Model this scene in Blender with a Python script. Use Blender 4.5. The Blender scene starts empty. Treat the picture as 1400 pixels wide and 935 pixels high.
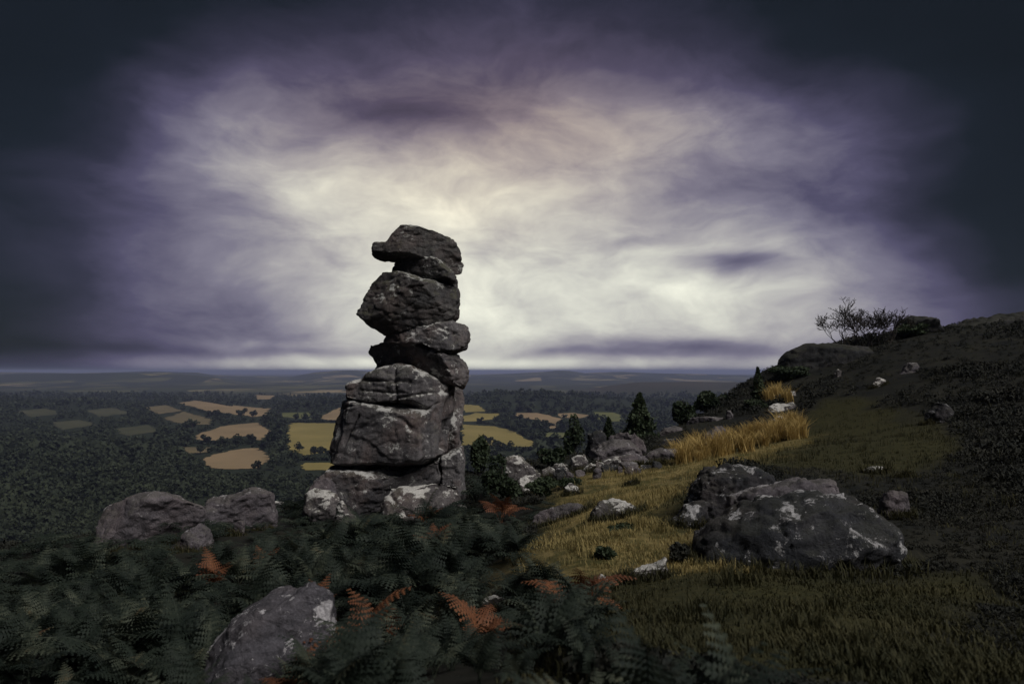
import bpy, math, random
import numpy as np
from mathutils import Vector

# ------------------------------------------------------------------ camera / light / exposure
FPX, W0, H0, HOR = 1018.0, 1400.0, 935.0, 507.0
PITCH = math.atan((HOR - H0 / 2) / FPX)
CT, ST = math.cos(PITCH), math.sin(PITCH)
scene = bpy.context.scene
COL = scene.collection

cam_d = bpy.data.cameras.new('camera')
cam = bpy.data.objects.new('camera', cam_d)
COL.objects.link(cam)
cam_d.sensor_width = 36.0
cam_d.lens = 36.0 * FPX / W0
cam_d.clip_start = 0.05
cam_d.clip_end = 120000.0
cam.location = (0, 0, 0)
cam.rotation_euler = (math.pi / 2 + PITCH, 0, 0)
cam_d.dof.use_dof = True
cam_d.dof.focus_distance = 20.0
cam_d.dof.aperture_fstop = 2.4
scene.camera = cam

SUN_EL, SUN_AZ = math.radians(47), math.radians(134)      # azimuth measured from the view direction, + to the right
sd = bpy.data.lights.new('sun', 'SUN')
sd.energy = 1.5
sd.angle = math.radians(32)
sd.color = (1.0, 0.965, 0.92)
sun = bpy.data.objects.new('sun', sd)
COL.objects.link(sun)
sv = Vector((math.sin(SUN_AZ) * math.cos(SUN_EL), math.cos(SUN_AZ) * math.cos(SUN_EL), math.sin(SUN_EL)))
sun.rotation_euler = sv.to_track_quat('Z', 'Y').to_euler()
sun.location = (0, 0, 60)

scene.view_settings.view_transform = 'Standard'
scene.view_settings.look = 'None'
scene.view_settings.exposure = 0.85
scene.view_settings.gamma = 1.0
scene.view_settings.use_curve_mapping = False
scene.render.engine = 'CYCLES'
scene.cycles.use_denoising = True
scene.cycles.max_bounces = 6
scene.cycles.diffuse_bounces = 3
scene.cycles.volume_bounces = 1
scene.cycles.transparent_max_bounces = 4


def P(px, py, Y):
    """world point at depth Y that is seen at pixel (px, py) of the photograph"""
    cx, cy = (px - W0 / 2) / FPX, -(py - H0 / 2) / FPX
    dy, dz = CT - cy * ST, ST + cy * CT
    return np.array([cx / dy * Y, Y, dz / dy * Y])


def project(x, y, z):
    yc = y * CT + z * ST
    zc = -y * ST + z * CT
    yc = np.maximum(yc, 1e-3)
    return W0 / 2 + x / yc * FPX, H0 / 2 - zc / yc * FPX


# ---- sky: a heavy cloud deck with a bright break, over a Nishita sky
world = bpy.data.worlds.new('World')
scene.world = world
world.use_nodes = True
wt = world.node_tree
wt.nodes.clear()


class NG:
    def __init__(self, tree):
        self.t = tree

    def n(self, typ, **kw):
        nd = self.t.nodes.new(typ)
        for k, v in kw.items():
            setattr(nd, k, v)
        return nd

    def put(self, sock, v):
        if isinstance(v, (int, float)):
            if hasattr(sock.default_value, '__len__'):
                sock.default_value = [v] * len(sock.default_value)
            else:
                sock.default_value = v
        elif isinstance(v, (tuple, list)):
            if len(sock.default_value) == 4 and len(v) == 3:
                v = tuple(v) + (1.0,)
            sock.default_value = v
        else:
            self.t.links.new(v, sock)

    def m(self, op, a, b=0.0, c=0.0, clamp=False):
        nd = self.n('ShaderNodeMath', operation=op)
        nd.use_clamp = clamp
        self.put(nd.inputs[0], a)
        self.put(nd.inputs[1], b)
        self.put(nd.inputs[2], c)
        return nd.outputs[0]

    def noise(self, vec, scale, detail=4.0, rough=0.55, dist=0.0):
        nd = self.n('ShaderNodeTexNoise')
        if vec is not None:
            self.put(nd.inputs['Vector'], vec)
        self.put(nd.inputs['Scale'], scale)
        self.put(nd.inputs['Detail'], detail)
        self.put(nd.inputs['Roughness'], rough)
        self.put(nd.inputs['Distortion'], dist)
        return nd.outputs['Fac'], nd.outputs['Color']

    def ramp(self, fac, stops, interp='LINEAR'):
        nd = self.n('ShaderNodeValToRGB')
        cr = nd.color_ramp
        cr.interpolation = interp
        while len(cr.elements) < len(stops):
            cr.elements.new(0.5)
        for e, (p, c) in zip(cr.elements, stops):
            e.position = p
            e.color = (c, c, c, 1) if isinstance(c, (int, float)) else tuple(c) + (1.0,)
        self.put(nd.inputs[0], fac)
        return nd.outputs[0]

    def mix(self, fac, a, b, blend='MIX'):
        nd = self.n('ShaderNodeMix', data_type='RGBA', blend_type=blend)
        self.put(nd.inputs[0], fac)
        self.put(nd.inputs[6], a)
        self.put(nd.inputs[7], b)
        return nd.outputs[2]

    def comb(self, x, y, z):
        nd = self.n('ShaderNodeCombineXYZ')
        self.put(nd.inputs[0], x)
        self.put(nd.inputs[1], y)
        self.put(nd.inputs[2], z)
        return nd.outputs[0]


g = NG(wt)
tc = g.n('ShaderNodeTexCoord')
sp = g.n('ShaderNodeSeparateXYZ')
wt.links.new(tc.outputs['Generated'], sp.inputs[0])
dx, dy, dz = sp.outputs
az = g.m('ARCTAN2', dx, dy)
el = g.m('ARCSINE', dz)
# wind-drawn streaks: noise stretched along the horizon, finer close to it
wv = g.comb(g.m('MULTIPLY', az, 2.2), g.m('MULTIPLY', el, 5.0), 0.0)
w1f, w1c = g.noise(wv, 1.6, 3.0, 0.5)
sw = g.n('ShaderNodeSeparateColor')
wt.links.new(w1c, sw.inputs[0])
az2 = g.m('MULTIPLY_ADD', g.m('SUBTRACT', sw.outputs[0], 0.5), 0.16, az)
el2 = g.m('MULTIPLY_ADD', g.m('SUBTRACT', sw.outputs[1], 0.5), 0.085, el)


def gauss(px, py, sx, sy, rot, amp, warped=True):
    d = P(px, py, 1.0)
    d = d / np.linalg.norm(d)
    a0, e0 = math.atan2(d[0], d[1]), math.asin(d[2])
    c, s = math.cos(math.radians(rot)), math.sin(math.radians(rot))
    da = g.m('SUBTRACT', az2 if warped else az, a0)
    de = g.m('SUBTRACT', el2 if warped else el, e0)
    u = g.m('MULTIPLY', g.m('ADD', g.m('MULTIPLY', da, c), g.m('MULTIPLY', de, s)), FPX / sx)
    v = g.m('MULTIPLY', g.m('SUBTRACT', g.m('MULTIPLY', de, c), g.m('MULTIPLY', da, s)), FPX / sy)
    q = g.m('ADD', g.m('MULTIPLY', u, u), g.m('MULTIPLY', v, v))
    return g.m('MULTIPLY', g.m('EXPONENT', g.m('MULTIPLY', q, -1.0)), amp)


# broad light and dark of the cloud deck: (photo x, photo y, amount), soft-edged patches in sky direction
DECK = [(60, 30, -0.037), (220, 30, -0.019), (380, 30, -0.034), (540, 30, 0.056), (700, 30, 0.036), (860, 30, 0.043), (1020, 30, -0.016), (1180, 30, -0.049),
(1340, 30, -0.022), (60, 110, -0.044), (220, 110, 0.057), (380, 110, 0.126), (540, 110, 0.135), (700, 110, 0.125), (860, 110, 0.045), (1020, 110,
0.099), (1180, 110, 0.032), (1340, 110, -0.085), (220, 190, 0.071), (380, 190, 0.254), (540, 190, 0.019), (700, 190, 0.155), (860, 190, 0.251), (1020,
190, 0.168), (1180, 190, 0.177), (1340, 190, -0.04), (60, 270, -0.049), (220, 270, 0.08), (380, 270, 0.161), (540, 270, 0.262), (700, 270, 0.287),
(860, 270, 0.123), (1020, 270, -0.041), (1180, 270, 0.073), (1340, 270, -0.039), (60, 350, 0.033), (220, 350, 0.112), (380, 350, 0.164), (540, 350,
0.337), (700, 350, 0.158), (860, 350, 0.23), (1020, 350, 0.211), (1180, 350, 0.109), (1340, 350, -0.046), (60, 430, -0.039), (220, 430, 0.107), (380,
430, -0.065), (540, 430, 0.307), (700, 430, 0.234), (860, 430, 0.328), (1020, 430, 0.275), (1180, 430, 0.143), (60, 500, -0.066), (220, 500, 0.13),
(380, 500, 0.178), (540, 500, 0.217), (700, 500, 0.104), (860, 500, 0.025), (1020, 500, 0.046), (1180, 500, 0.117), (1340, 500, 0.042)]
B = 0.085
p2 = g.comb(az2, el2, 0.0)
for (cx0, cy0, am) in DECK:
    d = P(cx0, cy0, 1.0)
    d = d / np.linalg.norm(d)
    vs_ = g.n('ShaderNodeVectorMath', operation='SUBTRACT')
    g.put(vs_.inputs[0], p2)
    vs_.inputs[1].default_value = (math.atan2(d[0], d[1]), math.asin(d[2]), 0)
    vm_ = g.n('ShaderNodeVectorMath', operation='MULTIPLY')
    g.put(vm_.inputs[0], vs_.outputs[0])
    vm_.inputs[1].default_value = (FPX / 150.0, FPX / 78.0, 0)
    vd_ = g.n('ShaderNodeVectorMath', operation='DOT_PRODUCT')
    g.put(vd_.inputs[0], vm_.outputs[0])
    g.put(vd_.inputs[1], vm_.outputs[0])
    B = g.m('MULTIPLY_ADD', g.m('POWER', 0.36788, vd_.outputs['Value']), am, B)
for a in [(1000, 366, 52, 13, -12, -0.28), (880, 466, 90, 13, 0, -0.16), (985, 470, 70, 10, -4, -0.12), (870, 330, 60, 12, 10, -0.10), (720, 452, 45, 18, 0, 0.10),
          (600, 482, 420, 7, 0, -0.10), (575, 155, 160, 34, -6, -0.15), (500, 250, 130, 34, 0, 0.07), (960, 400, 60, 12, 0, 0.08), (330, 470, 60, 10, 0, 0.12), (1090, 415, 90, 14, 6, -0.08), (430, 300, 80, 14, 12, -0.06)]:
    B = g.m('ADD', B, gauss(*a))
# pale strip of clear air under the deck, along the horizon
B = g.m('ADD', B, gauss(660, 498, 520, 12, 0, 0.32, False))
n1, _ = g.noise(g.comb(g.m('MULTIPLY', az2, 3.6), g.m('MULTIPLY', el2, 7.0), 1.7), 2.0, 7.0, 0.56, 0.25)
n2, _ = g.noise(g.comb(g.m('MULTIPLY', az2, 7.0), g.m('MULTIPLY', el2, 16.0), 4.1), 2.5, 6.0, 0.58, 0.2)
nn = g.m('ADD', g.m('MULTIPLY', g.m('SUBTRACT', n1, 0.5), 1.0), g.m('MULTIPLY', g.m('SUBTRACT', n2, 0.5), 0.50))
B = g.m('ADD', B, g.m('MULTIPLY', nn, g.m('MULTIPLY_ADD', B, 0.6, 0.03)), 0, True)
skyc = g.ramp(B, [(0.0, (0.0055, 0.0075, 0.010)), (0.10, (0.0085, 0.0115, 0.017)), (0.22, (0.028, 0.028, 0.050)),
                  (0.34, (0.072, 0.066, 0.118)), (0.48, (0.175, 0.165, 0.22)), (0.62, (0.345, 0.335, 0.345)),
                  (0.78, (0.57, 0.57, 0.51)), (0.95, (0.82, 0.825, 0.70))])
warm = g.m('ADD', gauss(640, 130, 260, 90, 0, 0.75), gauss(700, 230, 330, 110, 10, 0.35), 0, True)
skyc = g.mix(warm, skyc, g.mix(1.0, skyc, (1.16, 0.97, 0.80), 'MULTIPLY'))
skyt = g.n('ShaderNodeTexSky', sky_type='NISHITA')
skyt.sun_disc = False
skyt.sun_elevation = SUN_EL
skyt.sun_rotation = SUN_AZ
b1 = g.n('ShaderNodeBackground')
wt.links.new(skyt.outputs[0], b1.inputs[0])
b1.inputs[1].default_value = 0.05
b2 = g.n('ShaderNodeBackground')
wt.links.new(skyc, b2.inputs[0])
b2.inputs[1].default_value = 0.66
ms = g.n('ShaderNodeMixShader')
ms.inputs[0].default_value = 0.985
wt.links.new(b1.outputs[0], ms.inputs[1])
wt.links.new(b2.outputs[0], ms.inputs[2])
wo = g.n('ShaderNodeOutputWorld')
wt.links.new(ms.outputs[0], wo.inputs[0])

# ------------------------------------------------------------------ helpers
rng = np.random.default_rng(7)
random.seed(7)
_perm = np.random.default_rng(3).permutation(256)
_perm = np.concatenate([_perm, _perm, _perm])
_gr = np.random.default_rng(4).normal(size=(256, 3))
_gr /= np.linalg.norm(_gr, axis=1)[:, None]


def pn(p):
    """gradient noise of an (n, 3) array, about -0.7 .. 0.7"""
    i = np.floor(p).astype(int)
    f = p - i
    i &= 255
    u = f * f * f * (f * (f * 6 - 15) + 10)
    out = 0
    for a in (0, 1):
        for b in (0, 1):
            for c in (0, 1):
                h = _perm[_perm[_perm[i[:, 0] + a] + i[:, 1] + b] + i[:, 2] + c]
                d = f - np.array([a, b, c])
                w = (u[:, 0] if a else 1 - u[:, 0]) * (u[:, 1] if b else 1 - u[:, 1]) * (u[:, 2] if c else 1 - u[:, 2])
                out = out + w * np.einsum('ij,ij->i', d, _gr[h])
    return out


def fbm(p, octv=4, gain=0.5):
    s, a = 0, 1.0
    for k in range(octv):
        s = s + a * pn(p * 2.03 ** k + 17.3 * k)
        a *= gain
    return s


def n2d(x, y, sc, octv=3, seed=0.0):
    return fbm(np.stack([np.ravel(x) / sc, np.ravel(y) / sc, np.full(np.size(x), seed + 0.37)], 1), octv).reshape(np.shape(x))


def tag(o, label=None, cat=None, group=None, kind=None):
    if label: o['label'] = label
    if cat: o['category'] = cat
    if group: o['group'] = group
    if kind: o['kind'] = kind
    return o


def mesh_from(name, v, f, mat=None, smooth=True):
    """v: (n,3); f: (m,3) or (m,4) int array"""
    v = np.asarray(v, dtype=np.float32)
    f = np.asarray(f, dtype=np.int32)
    me = bpy.data.meshes.new(name)
    me.vertices.add(len(v))
    me.vertices.foreach_set('co', v.ravel())
    k = f.shape[1]
    me.loops.add(f.size)
    me.loops.foreach_set('vertex_index', f.ravel())
    me.polygons.add(len(f))
    me.polygons.foreach_set('loop_start', np.arange(0, f.size, k, dtype=np.int32))
    me.polygons.foreach_set('loop_total', np.full(len(f), k, dtype=np.int32))
    me.polygons.foreach_set('use_smooth', np.full(len(f), bool(smooth)))
    me.update(calc_edges=True)
    if mat: me.materials.append(mat)
    return me


def add_attr(me, name, vals):
    a = me.attributes.new(name, 'FLOAT', 'POINT')
    a.data.foreach_set('value', np.asarray(vals, dtype=np.float32))


def link(name, me, parent=None, loc=None):
    o = bpy.data.objects.new(name, me)
    COL.objects.link(o)
    if loc is not None: o.location = tuple(float(c) for c in loc)
    if parent: o.parent = parent
    return o


def empty(name, loc):
    o = bpy.data.objects.new(name, None)
    COL.objects.link(o)
    o.location = tuple(float(c) for c in loc)
    o.empty_display_size = 0.3
    return o


def poly_sdf(poly, X, Z):
    poly = np.asarray(poly, float)
    d = np.full(X.shape, 1e18)
    ins = np.zeros(X.shape, bool)
    n = len(poly)
    for i in range(n):
        a, b = poly[i], poly[(i + 1) % n]
        e = b - a
        wx, wz = X - a[0], Z - a[1]
        t = np.clip((wx * e[0] + wz * e[1]) / max(e @ e, 1e-12), 0, 1)
        d = np.minimum(d, (wx - e[0] * t) ** 2 + (wz - e[1] * t) ** 2)
        c = ((a[1] > Z) != (b[1] > Z))
        with np.errstate(divide='ignore', invalid='ignore'):
            xi = a[0] + (Z - a[1]) * e[0] / (e[1] if abs(e[1]) > 1e-12 else 1e-12)
        ins ^= c & (X < xi)
    return np.where(ins, -1, 1) * np.sqrt(d)


def smax(a, b, k):
    h = np.maximum(k - np.abs(a - b), 0) / k
    return np.maximum(a, b) + h * h * k * 0.25


def surface_net(V, org, h):
    ins = V < 0
    nx, ny, nz = V.shape
    acc = np.zeros((nx - 1, ny - 1, nz - 1, 3))
    cnt = np.zeros((nx - 1, ny - 1, nz - 1))
    corners = [(a, b, c) for a in (0, 1) for b in (0, 1) for c in (0, 1)]
    sl = lambda o: tuple(slice(o[k], V.shape[k] - 1 + o[k]) for k in range(3))
    for a in corners:
        for ax in range(3):
            if a[ax]: continue
            b = list(a)
            b[ax] = 1
            va, vb = V[sl(a)], V[sl(tuple(b))]
            cr = (va < 0) != (vb < 0)
            t = np.where(cr, va / np.where(cr, va - vb, 1), 0)
            for k in range(3):
                acc[..., k] += np.where(cr, (t if k == ax else a[k]), 0)
            cnt += cr
    act = cnt > 0
    vid = np.full(act.shape, -1, dtype=np.int64)
    vid[act] = np.arange(act.sum())
    idx = np.argwhere(act)
    v = (idx + acc[act] / cnt[act][:, None]) * h + org
    faces = []
    for ax in range(3):
        o1, o2 = [k for k in range(3) if k != ax]
        s0, s1 = [slice(1, -1)] * 3, [slice(1, -1)] * 3
        s0[ax], s1[ax] = slice(0, -1), slice(1, None)
        i0, i1 = ins[tuple(s0)], ins[tuple(s1)]
        e = np.argwhere(i0 != i1)
        if not len(e): continue
        flip = i0[i0 != i1]
        base = e.copy()
        base[:, o1] += 1
        base[:, o2] += 1
        q = []
        for (p, r) in ((-1, -1), (0, -1), (0, 0), (-1, 0)):
            c = base.copy()
            c[:, o1] += p
            c[:, o2] += r
            q.append(vid[c[:, 0], c[:, 1], c[:, 2]])
        q = np.stack(q, 1)
        if ax == 1: flip = ~flip
        q[~flip] = q[~flip][:, ::-1]
        faces.append(q)
    return v, np.concatenate(faces)


def vnormals(v, f):
    n = np.cross(v[f[:, 2]] - v[f[:, 0]], v[f[:, 3]] - v[f[:, 1]])
    out = np.zeros_like(v)
    for k in range(4): np.add.at(out, f[:, k], n)
    return out / np.maximum(np.linalg.norm(out, axis=1), 1e-9)[:, None]


def make_tube(pts, rad, sides=5):
    pts = np.asarray(pts, float)
    n = len(pts)
    v, f = [], []
    for i in range(n):
        t = pts[min(i + 1, n - 1)] - pts[max(i - 1, 0)]
        t = t / max(np.linalg.norm(t), 1e-9)
        a = np.cross(t, (0.31, 0.83, 0.46))
        a /= max(np.linalg.norm(a), 1e-9)
        b = np.cross(t, a)
        for k in range(sides):
            th = 2 * math.pi * k / sides
            v.append(pts[i] + rad[i] * (a * math.cos(th) + b * math.sin(th)))
    for i in range(n - 1):
        for k in range(sides):
            k2 = (k + 1) % sides
            f.append((i * sides + k, i * sides + k2, (i + 1) * sides + k2, (i + 1) * sides + k))
    return np.array(v), np.array(f)


def merge(parts):
    vs, fs, o = [], [], 0
    for v, f in parts:
        vs.append(v)
        fs.append(np.asarray(f) + o)
        o += len(v)
    return np.concatenate(vs), np.concatenate(fs)


# ------------------------------------------------------------------ materials
def new_mat(name):
    m = bpy.data.materials.new(name)
    m.use_nodes = True
    t = m.node_tree
    b = t.nodes['Principled BSDF']
    b.inputs['Specular IOR Level'].default_value = 0.25
    return m, NG(t), b


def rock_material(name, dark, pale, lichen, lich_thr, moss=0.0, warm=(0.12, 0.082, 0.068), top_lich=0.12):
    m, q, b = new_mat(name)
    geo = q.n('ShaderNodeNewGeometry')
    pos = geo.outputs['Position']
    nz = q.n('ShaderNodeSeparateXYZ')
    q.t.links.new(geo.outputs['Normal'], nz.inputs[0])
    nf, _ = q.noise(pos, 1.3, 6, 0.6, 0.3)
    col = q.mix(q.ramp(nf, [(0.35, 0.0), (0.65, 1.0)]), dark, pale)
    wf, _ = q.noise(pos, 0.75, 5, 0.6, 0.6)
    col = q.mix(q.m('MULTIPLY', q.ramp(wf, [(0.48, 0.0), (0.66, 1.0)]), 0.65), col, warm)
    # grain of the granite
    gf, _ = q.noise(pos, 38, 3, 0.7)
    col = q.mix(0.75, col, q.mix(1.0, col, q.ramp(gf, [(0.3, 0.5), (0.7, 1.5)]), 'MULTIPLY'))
    # rain streaks
    mp = q.n('ShaderNodeMapping')
    mp.inputs['Scale'].default_value = (3.2, 3.2, 0.35)
    q.t.links.new(pos, mp.inputs[0])
    sf, _ = q.noise(mp.outputs[0], 1.6, 5, 0.6)
    col = q.mix(q.m('MULTIPLY', q.ramp(sf, [(0.5, 0.0), (0.62, 1.0)]), 0.5), col, tuple(c * 0.5 for c in dark))
    # moss on ledges
    mf, _ = q.noise(pos, 2.3, 5, 0.65)
    up = q.m('MULTIPLY_ADD', nz.outputs[2], 0.30, mf)
    if moss > 0:
        col = q.mix(q.m('MULTIPLY', q.ramp(up, [(0.60, 0.0), (0.74, 1.0)]), moss), col, (0.062, 0.064, 0.022))
    # crusty lichen: ragged pale patches in two sizes, more of it on top faces
    lv, lc = q.noise(pos, 6.0, 4, 0.6)
    lw = q.n('ShaderNodeVectorMath', operation='MULTIPLY_ADD')
    q.t.links.new(lc, lw.inputs[0])
    lw.inputs[1].default_value = (0.35, 0.35, 0.35)
    q.t.links.new(pos, lw.inputs[2])
    a1, _ = q.noise(lw.outputs[0], 2.1, 7, 0.72)
    a2, _ = q.noise(lw.outputs[0], 8.5, 5, 0.65)
    tl = q.m('MULTIPLY', q.m('MAXIMUM', nz.outputs[2], 0.0), top_lich)
    lich = q.m('MAXIMUM', q.ramp(q.m('ADD', a1, tl), [(lich_thr, 0.0), (lich_thr + 0.035, 1.0)]),
               q.ramp(q.m('ADD', a2, q.m('MULTIPLY', tl, 0.55)), [(lich_thr + 0.05, 0.0), (lich_thr + 0.08, 0.9)]))
    lcol = q.mix(q.ramp(gf, [(0.4, 0.0), (0.6, 1.0)]), lichen, tuple(c * 0.6 for c in lichen))
    col = q.mix(q.m('MULTIPLY', lich, 0.92), col, lcol)
    q.put(b.inputs['Base Color'], col)
    b.inputs['Roughness'].default_value = 0.9
    h1, _ = q.noise(pos, 5.0, 8, 0.68, 0.2)
    h2, _ = q.noise(pos, 26, 5, 0.7)
    hh = q.m('ADD', h1, q.m('MULTIPLY', h2, 0.28))
    hh = q.m('ADD', hh, q.m('MULTIPLY', lich, 0.05))
    bp = q.n('ShaderNodeBump')
    bp.inputs['Strength'].default_value = 0.9
    bp.inputs['Distance'].default_value = 0.09
    q.put(bp.inputs['Height'], hh)
    q.t.links.new(bp.outputs[0], b.inputs['Normal'])
    return m


M_STACK = rock_material('tor_granite', (0.062, 0.059, 0.065), (0.130, 0.120, 0.124), (0.56, 0.55, 0.53), 0.605, 0.2, (0.150, 0.108, 0.098))
M_HEAD = rock_material('mossy_tor_granite', (0.046, 0.045, 0.048), (0.098, 0.092, 0.090), (0.44, 0.44, 0.42), 0.615, 0.4, (0.11, 0.085, 0.08))
M_PALE = rock_material('lichened_granite', (0.066, 0.060, 0.063), (0.145, 0.130, 0.130), (0.60, 0.58, 0.55), 0.605, 0.3, (0.14, 0.105, 0.098), 0.19)
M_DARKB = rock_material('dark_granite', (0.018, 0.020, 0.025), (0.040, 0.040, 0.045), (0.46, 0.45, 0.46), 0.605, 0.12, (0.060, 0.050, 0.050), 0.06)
M_MAUVE = rock_material('grey_granite', (0.075, 0.068, 0.078), (0.145, 0.128, 0.138), (0.42, 0.40, 0.41), 0.64, 0.2, (0.12, 0.095, 0.10), 0.08)
M_FLECK = rock_material('flecked_granite', (0.050, 0.049, 0.058), (0.105, 0.098, 0.112), (0.52, 0.50, 0.52), 0.572, 0.0, (0.09, 0.075, 0.078), 0.05)
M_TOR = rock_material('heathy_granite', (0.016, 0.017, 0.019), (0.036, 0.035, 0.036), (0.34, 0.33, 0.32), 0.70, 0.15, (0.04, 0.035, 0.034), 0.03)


def leaf_material(name, c1, c2, rough=0.7, trans=0.25, isl=0.5, nsc=1.1, stops=None):
    m, q, b = new_mat(name)
    oi = q.n('ShaderNodeObjectInfo')
    geo = q.n('ShaderNodeNewGeometry')
    nf, _ = q.noise(geo.outputs['Position'], nsc, 3, 0.6)
    r = q.m('ADD', q.m('MULTIPLY', geo.outputs['Random Per Island'], isl), q.m('MULTIPLY', oi.outputs['Random'], 0.45))
    r = q.m('ADD', r, q.m('MULTIPLY', q.m('SUBTRACT', nf, 0.45), 1.5), 0, True)
    col = q.ramp(r, stops) if stops else q.mix(r, c1, c2)
    q.put(b.inputs['Base Color'], col)
    b.inputs['Roughness'].default_value = rough
    if trans:
        tr = q.n('ShaderNodeBsdfTranslucent')
        q.put(tr.inputs[0], col)
        mx = q.n('ShaderNodeMixShader')
        mx.inputs[0].default_value = trans
        q.t.links.new(b.outputs[0], mx.inputs[1])
        q.t.links.new(tr.outputs[0], mx.inputs[2])
        q.t.links.new(mx.outputs[0], q.t.nodes['Material Output'].inputs[0])
    return m


M_BRACK = leaf_material('bracken_green', (0.010, 0.015, 0.011), (0.088, 0.096, 0.060), isl=0.18, nsc=2.6,
                        stops=[(0.0, (0.009, 0.015, 0.012)), (0.45, (0.024, 0.033, 0.024)), (0.75, (0.080, 0.090, 0.062)), (0.90, (0.10, 0.082, 0.045)), (1.0, (0.12, 0.055, 0.035))])
M_RUST = leaf_material('bracken_rust', (0.10, 0.038, 0.022), (0.24, 0.10, 0.045), isl=0.3, nsc=2.6)
M_WOOD = leaf_material('valley_foliage', (0.009, 0.015, 0.011), (0.040, 0.049, 0.027), 0.8, 0.1, isl=0.35, nsc=0.05)
M_TREE = leaf_material('dark_foliage', (0.016, 0.026, 0.014), (0.060, 0.080, 0.042))
M_HEATH = leaf_material('heather', (0.014, 0.016, 0.014), (0.040, 0.038, 0.028), 0.85, 0.1)  # very dark colour stands in for the dimming towards the frame edges
M_BARK = leaf_material('bark', (0.025, 0.022, 0.020), (0.05, 0.042, 0.036), 0.9, 0)
M_GOLD = leaf_material('tall_dry_grass', (0.26, 0.175, 0.055), (0.56, 0.41, 0.16), 0.7, 0.3)
M_TURFB = leaf_material('turf_blades', (0.095, 0.088, 0.032), (0.40, 0.305, 0.125), 0.75, 0.3)

# ------------------------------------------------------------------ terrain
ctrl = []
for px, py, d, dz_ in [(700, 935, 3.0, 0), (1000, 840, 5.3, 0), (880, 780, 7.0, 0), (780, 740, 9.5, 0), (870, 690, 13, 0),
                       (900, 640, 20, 0), (830, 660, 18, 0), (760, 655, 21, 0), (850, 632, 23.5, 0), (960, 625, 24, 0), (1080, 590, 27, 0),
                       (1100, 640, 16, 0), (1200, 600, 20, 0), (1300, 560, 24, 0), (1200, 540, 28, 0), (1100, 545, 32, 0),
                       (1072, 503, 38, 0), (1180, 470, 40, 0), (1270, 452, 42, 0), (1390, 438, 45, 0), (1380, 700, 11, 0), (1150, 800, 7.6, 0),
                       (200, 712, 17, -.3), (330, 700, 20, -.3), (250, 740, 14, -.4), (50, 735, 16, -.5), (580, 690, 19.5, -.45), (560, 680, 22, -.2),
                       (600, 760, 13, -.4), (400, 790, 10, -.45), (600, 830, 7, -.45), (300, 900, 5, -.4), (100, 850, 6, -.5), (690, 690, 17.5, -.2),
                       (950, 590, 30, 0), (1035, 535, 36, 0)]:
    p = P(px, py, d)
    ctrl.append((p[0], p[1], p[2] + dz_))
ctrl += [(0, 0, -1.6), (1.5, 0.5, -1.58), (4, 0, -1.5), (-4, 0, -1.75), (0, -8, -1.2), (20, -8, 1.0), (-15, -8, -2.5), (14, 8, -1.0), (25, 20, 0.6), (40, 30, 3.2), (-20, 6, -4.2), (-10, 26, -4.6)]
ctrl = np.array(ctrl)


def _U(r2): return 0.5 * r2 * np.log(np.maximum(r2, 1e-9))


_n = len(ctrl)
_A = np.zeros((_n + 3, _n + 3))
_A[:_n, :_n] = _U(((ctrl[:, None, :2] - ctrl[None, :, :2]) ** 2).sum(-1)) + np.eye(_n) * 2.0
_A[:_n, _n] = 1
_A[:_n, _n + 1:] = ctrl[:, :2]
_A[_n:, :_n] = _A[:_n, _n:].T
_w = np.linalg.solve(_A, np.concatenate([ctrl[:, 2], [0, 0, 0]]))


def near_h(x, y):
    s = _w[_n] + _w[_n + 1] * x + _w[_n + 2] * y
    for i in range(_n):
        s = s + _w[i] * _U((x - ctrl[i, 0]) ** 2 + (y - ctrl[i, 1]) ** 2)
    return s


BX = np.array([-400, -60, -30, -20, -12, -7, -2, 2, 6, 10, 12, 14, 17, 21, 30, 60, 400.0])
BY = np.array([-90, -5, 6, 13, 18.5, 22.5, 25.5, 27.0, 29.5, 33.5, 35.5, 38.0, 40.0, 42.0, 45, 52, 120.0])
VFLOOR = -75.0


def zr(py):      # slope z / y of a sight line at photo row py
    return P(700, py, 1.0)[2]


RIDGES = [
    (7000, 1500, [(-3000, 509), (0, 509), (100, 510), (200, 508), (270, 509), (290, 512), (330, 514), (400, 515), (430, 509), (460, 506.5), (485, 506), (520, 509),
                  (640, 513), (700, 511), (740, 508.5), (762, 506.5), (778, 507), (800, 510), (850, 508.5), (900, 510), (1000, 512.5), (1100, 513), (1500, 511), (4000, 511)]),
    (4600, 600, [(-3000, 511), (0, 512), (150, 510), (230, 509.5), (290, 515), (330, 522), (420, 540), (4000, 540)]),
    (2700, 430, [(-3000, 545), (700, 550), (790, 538), (830, 528), (870, 523), (950, 522), (1060, 523), (1200, 519), (4000, 515)]),
    (1500, 260, [(-3000, 548), (0, 548), (150, 555), (300, 563), (380, 556), (430, 547), (500, 547), (640, 546), (690, 539), (760, 540), (850, 547), (900, 553), (1000, 556), (4000, 556)]),
]


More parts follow.
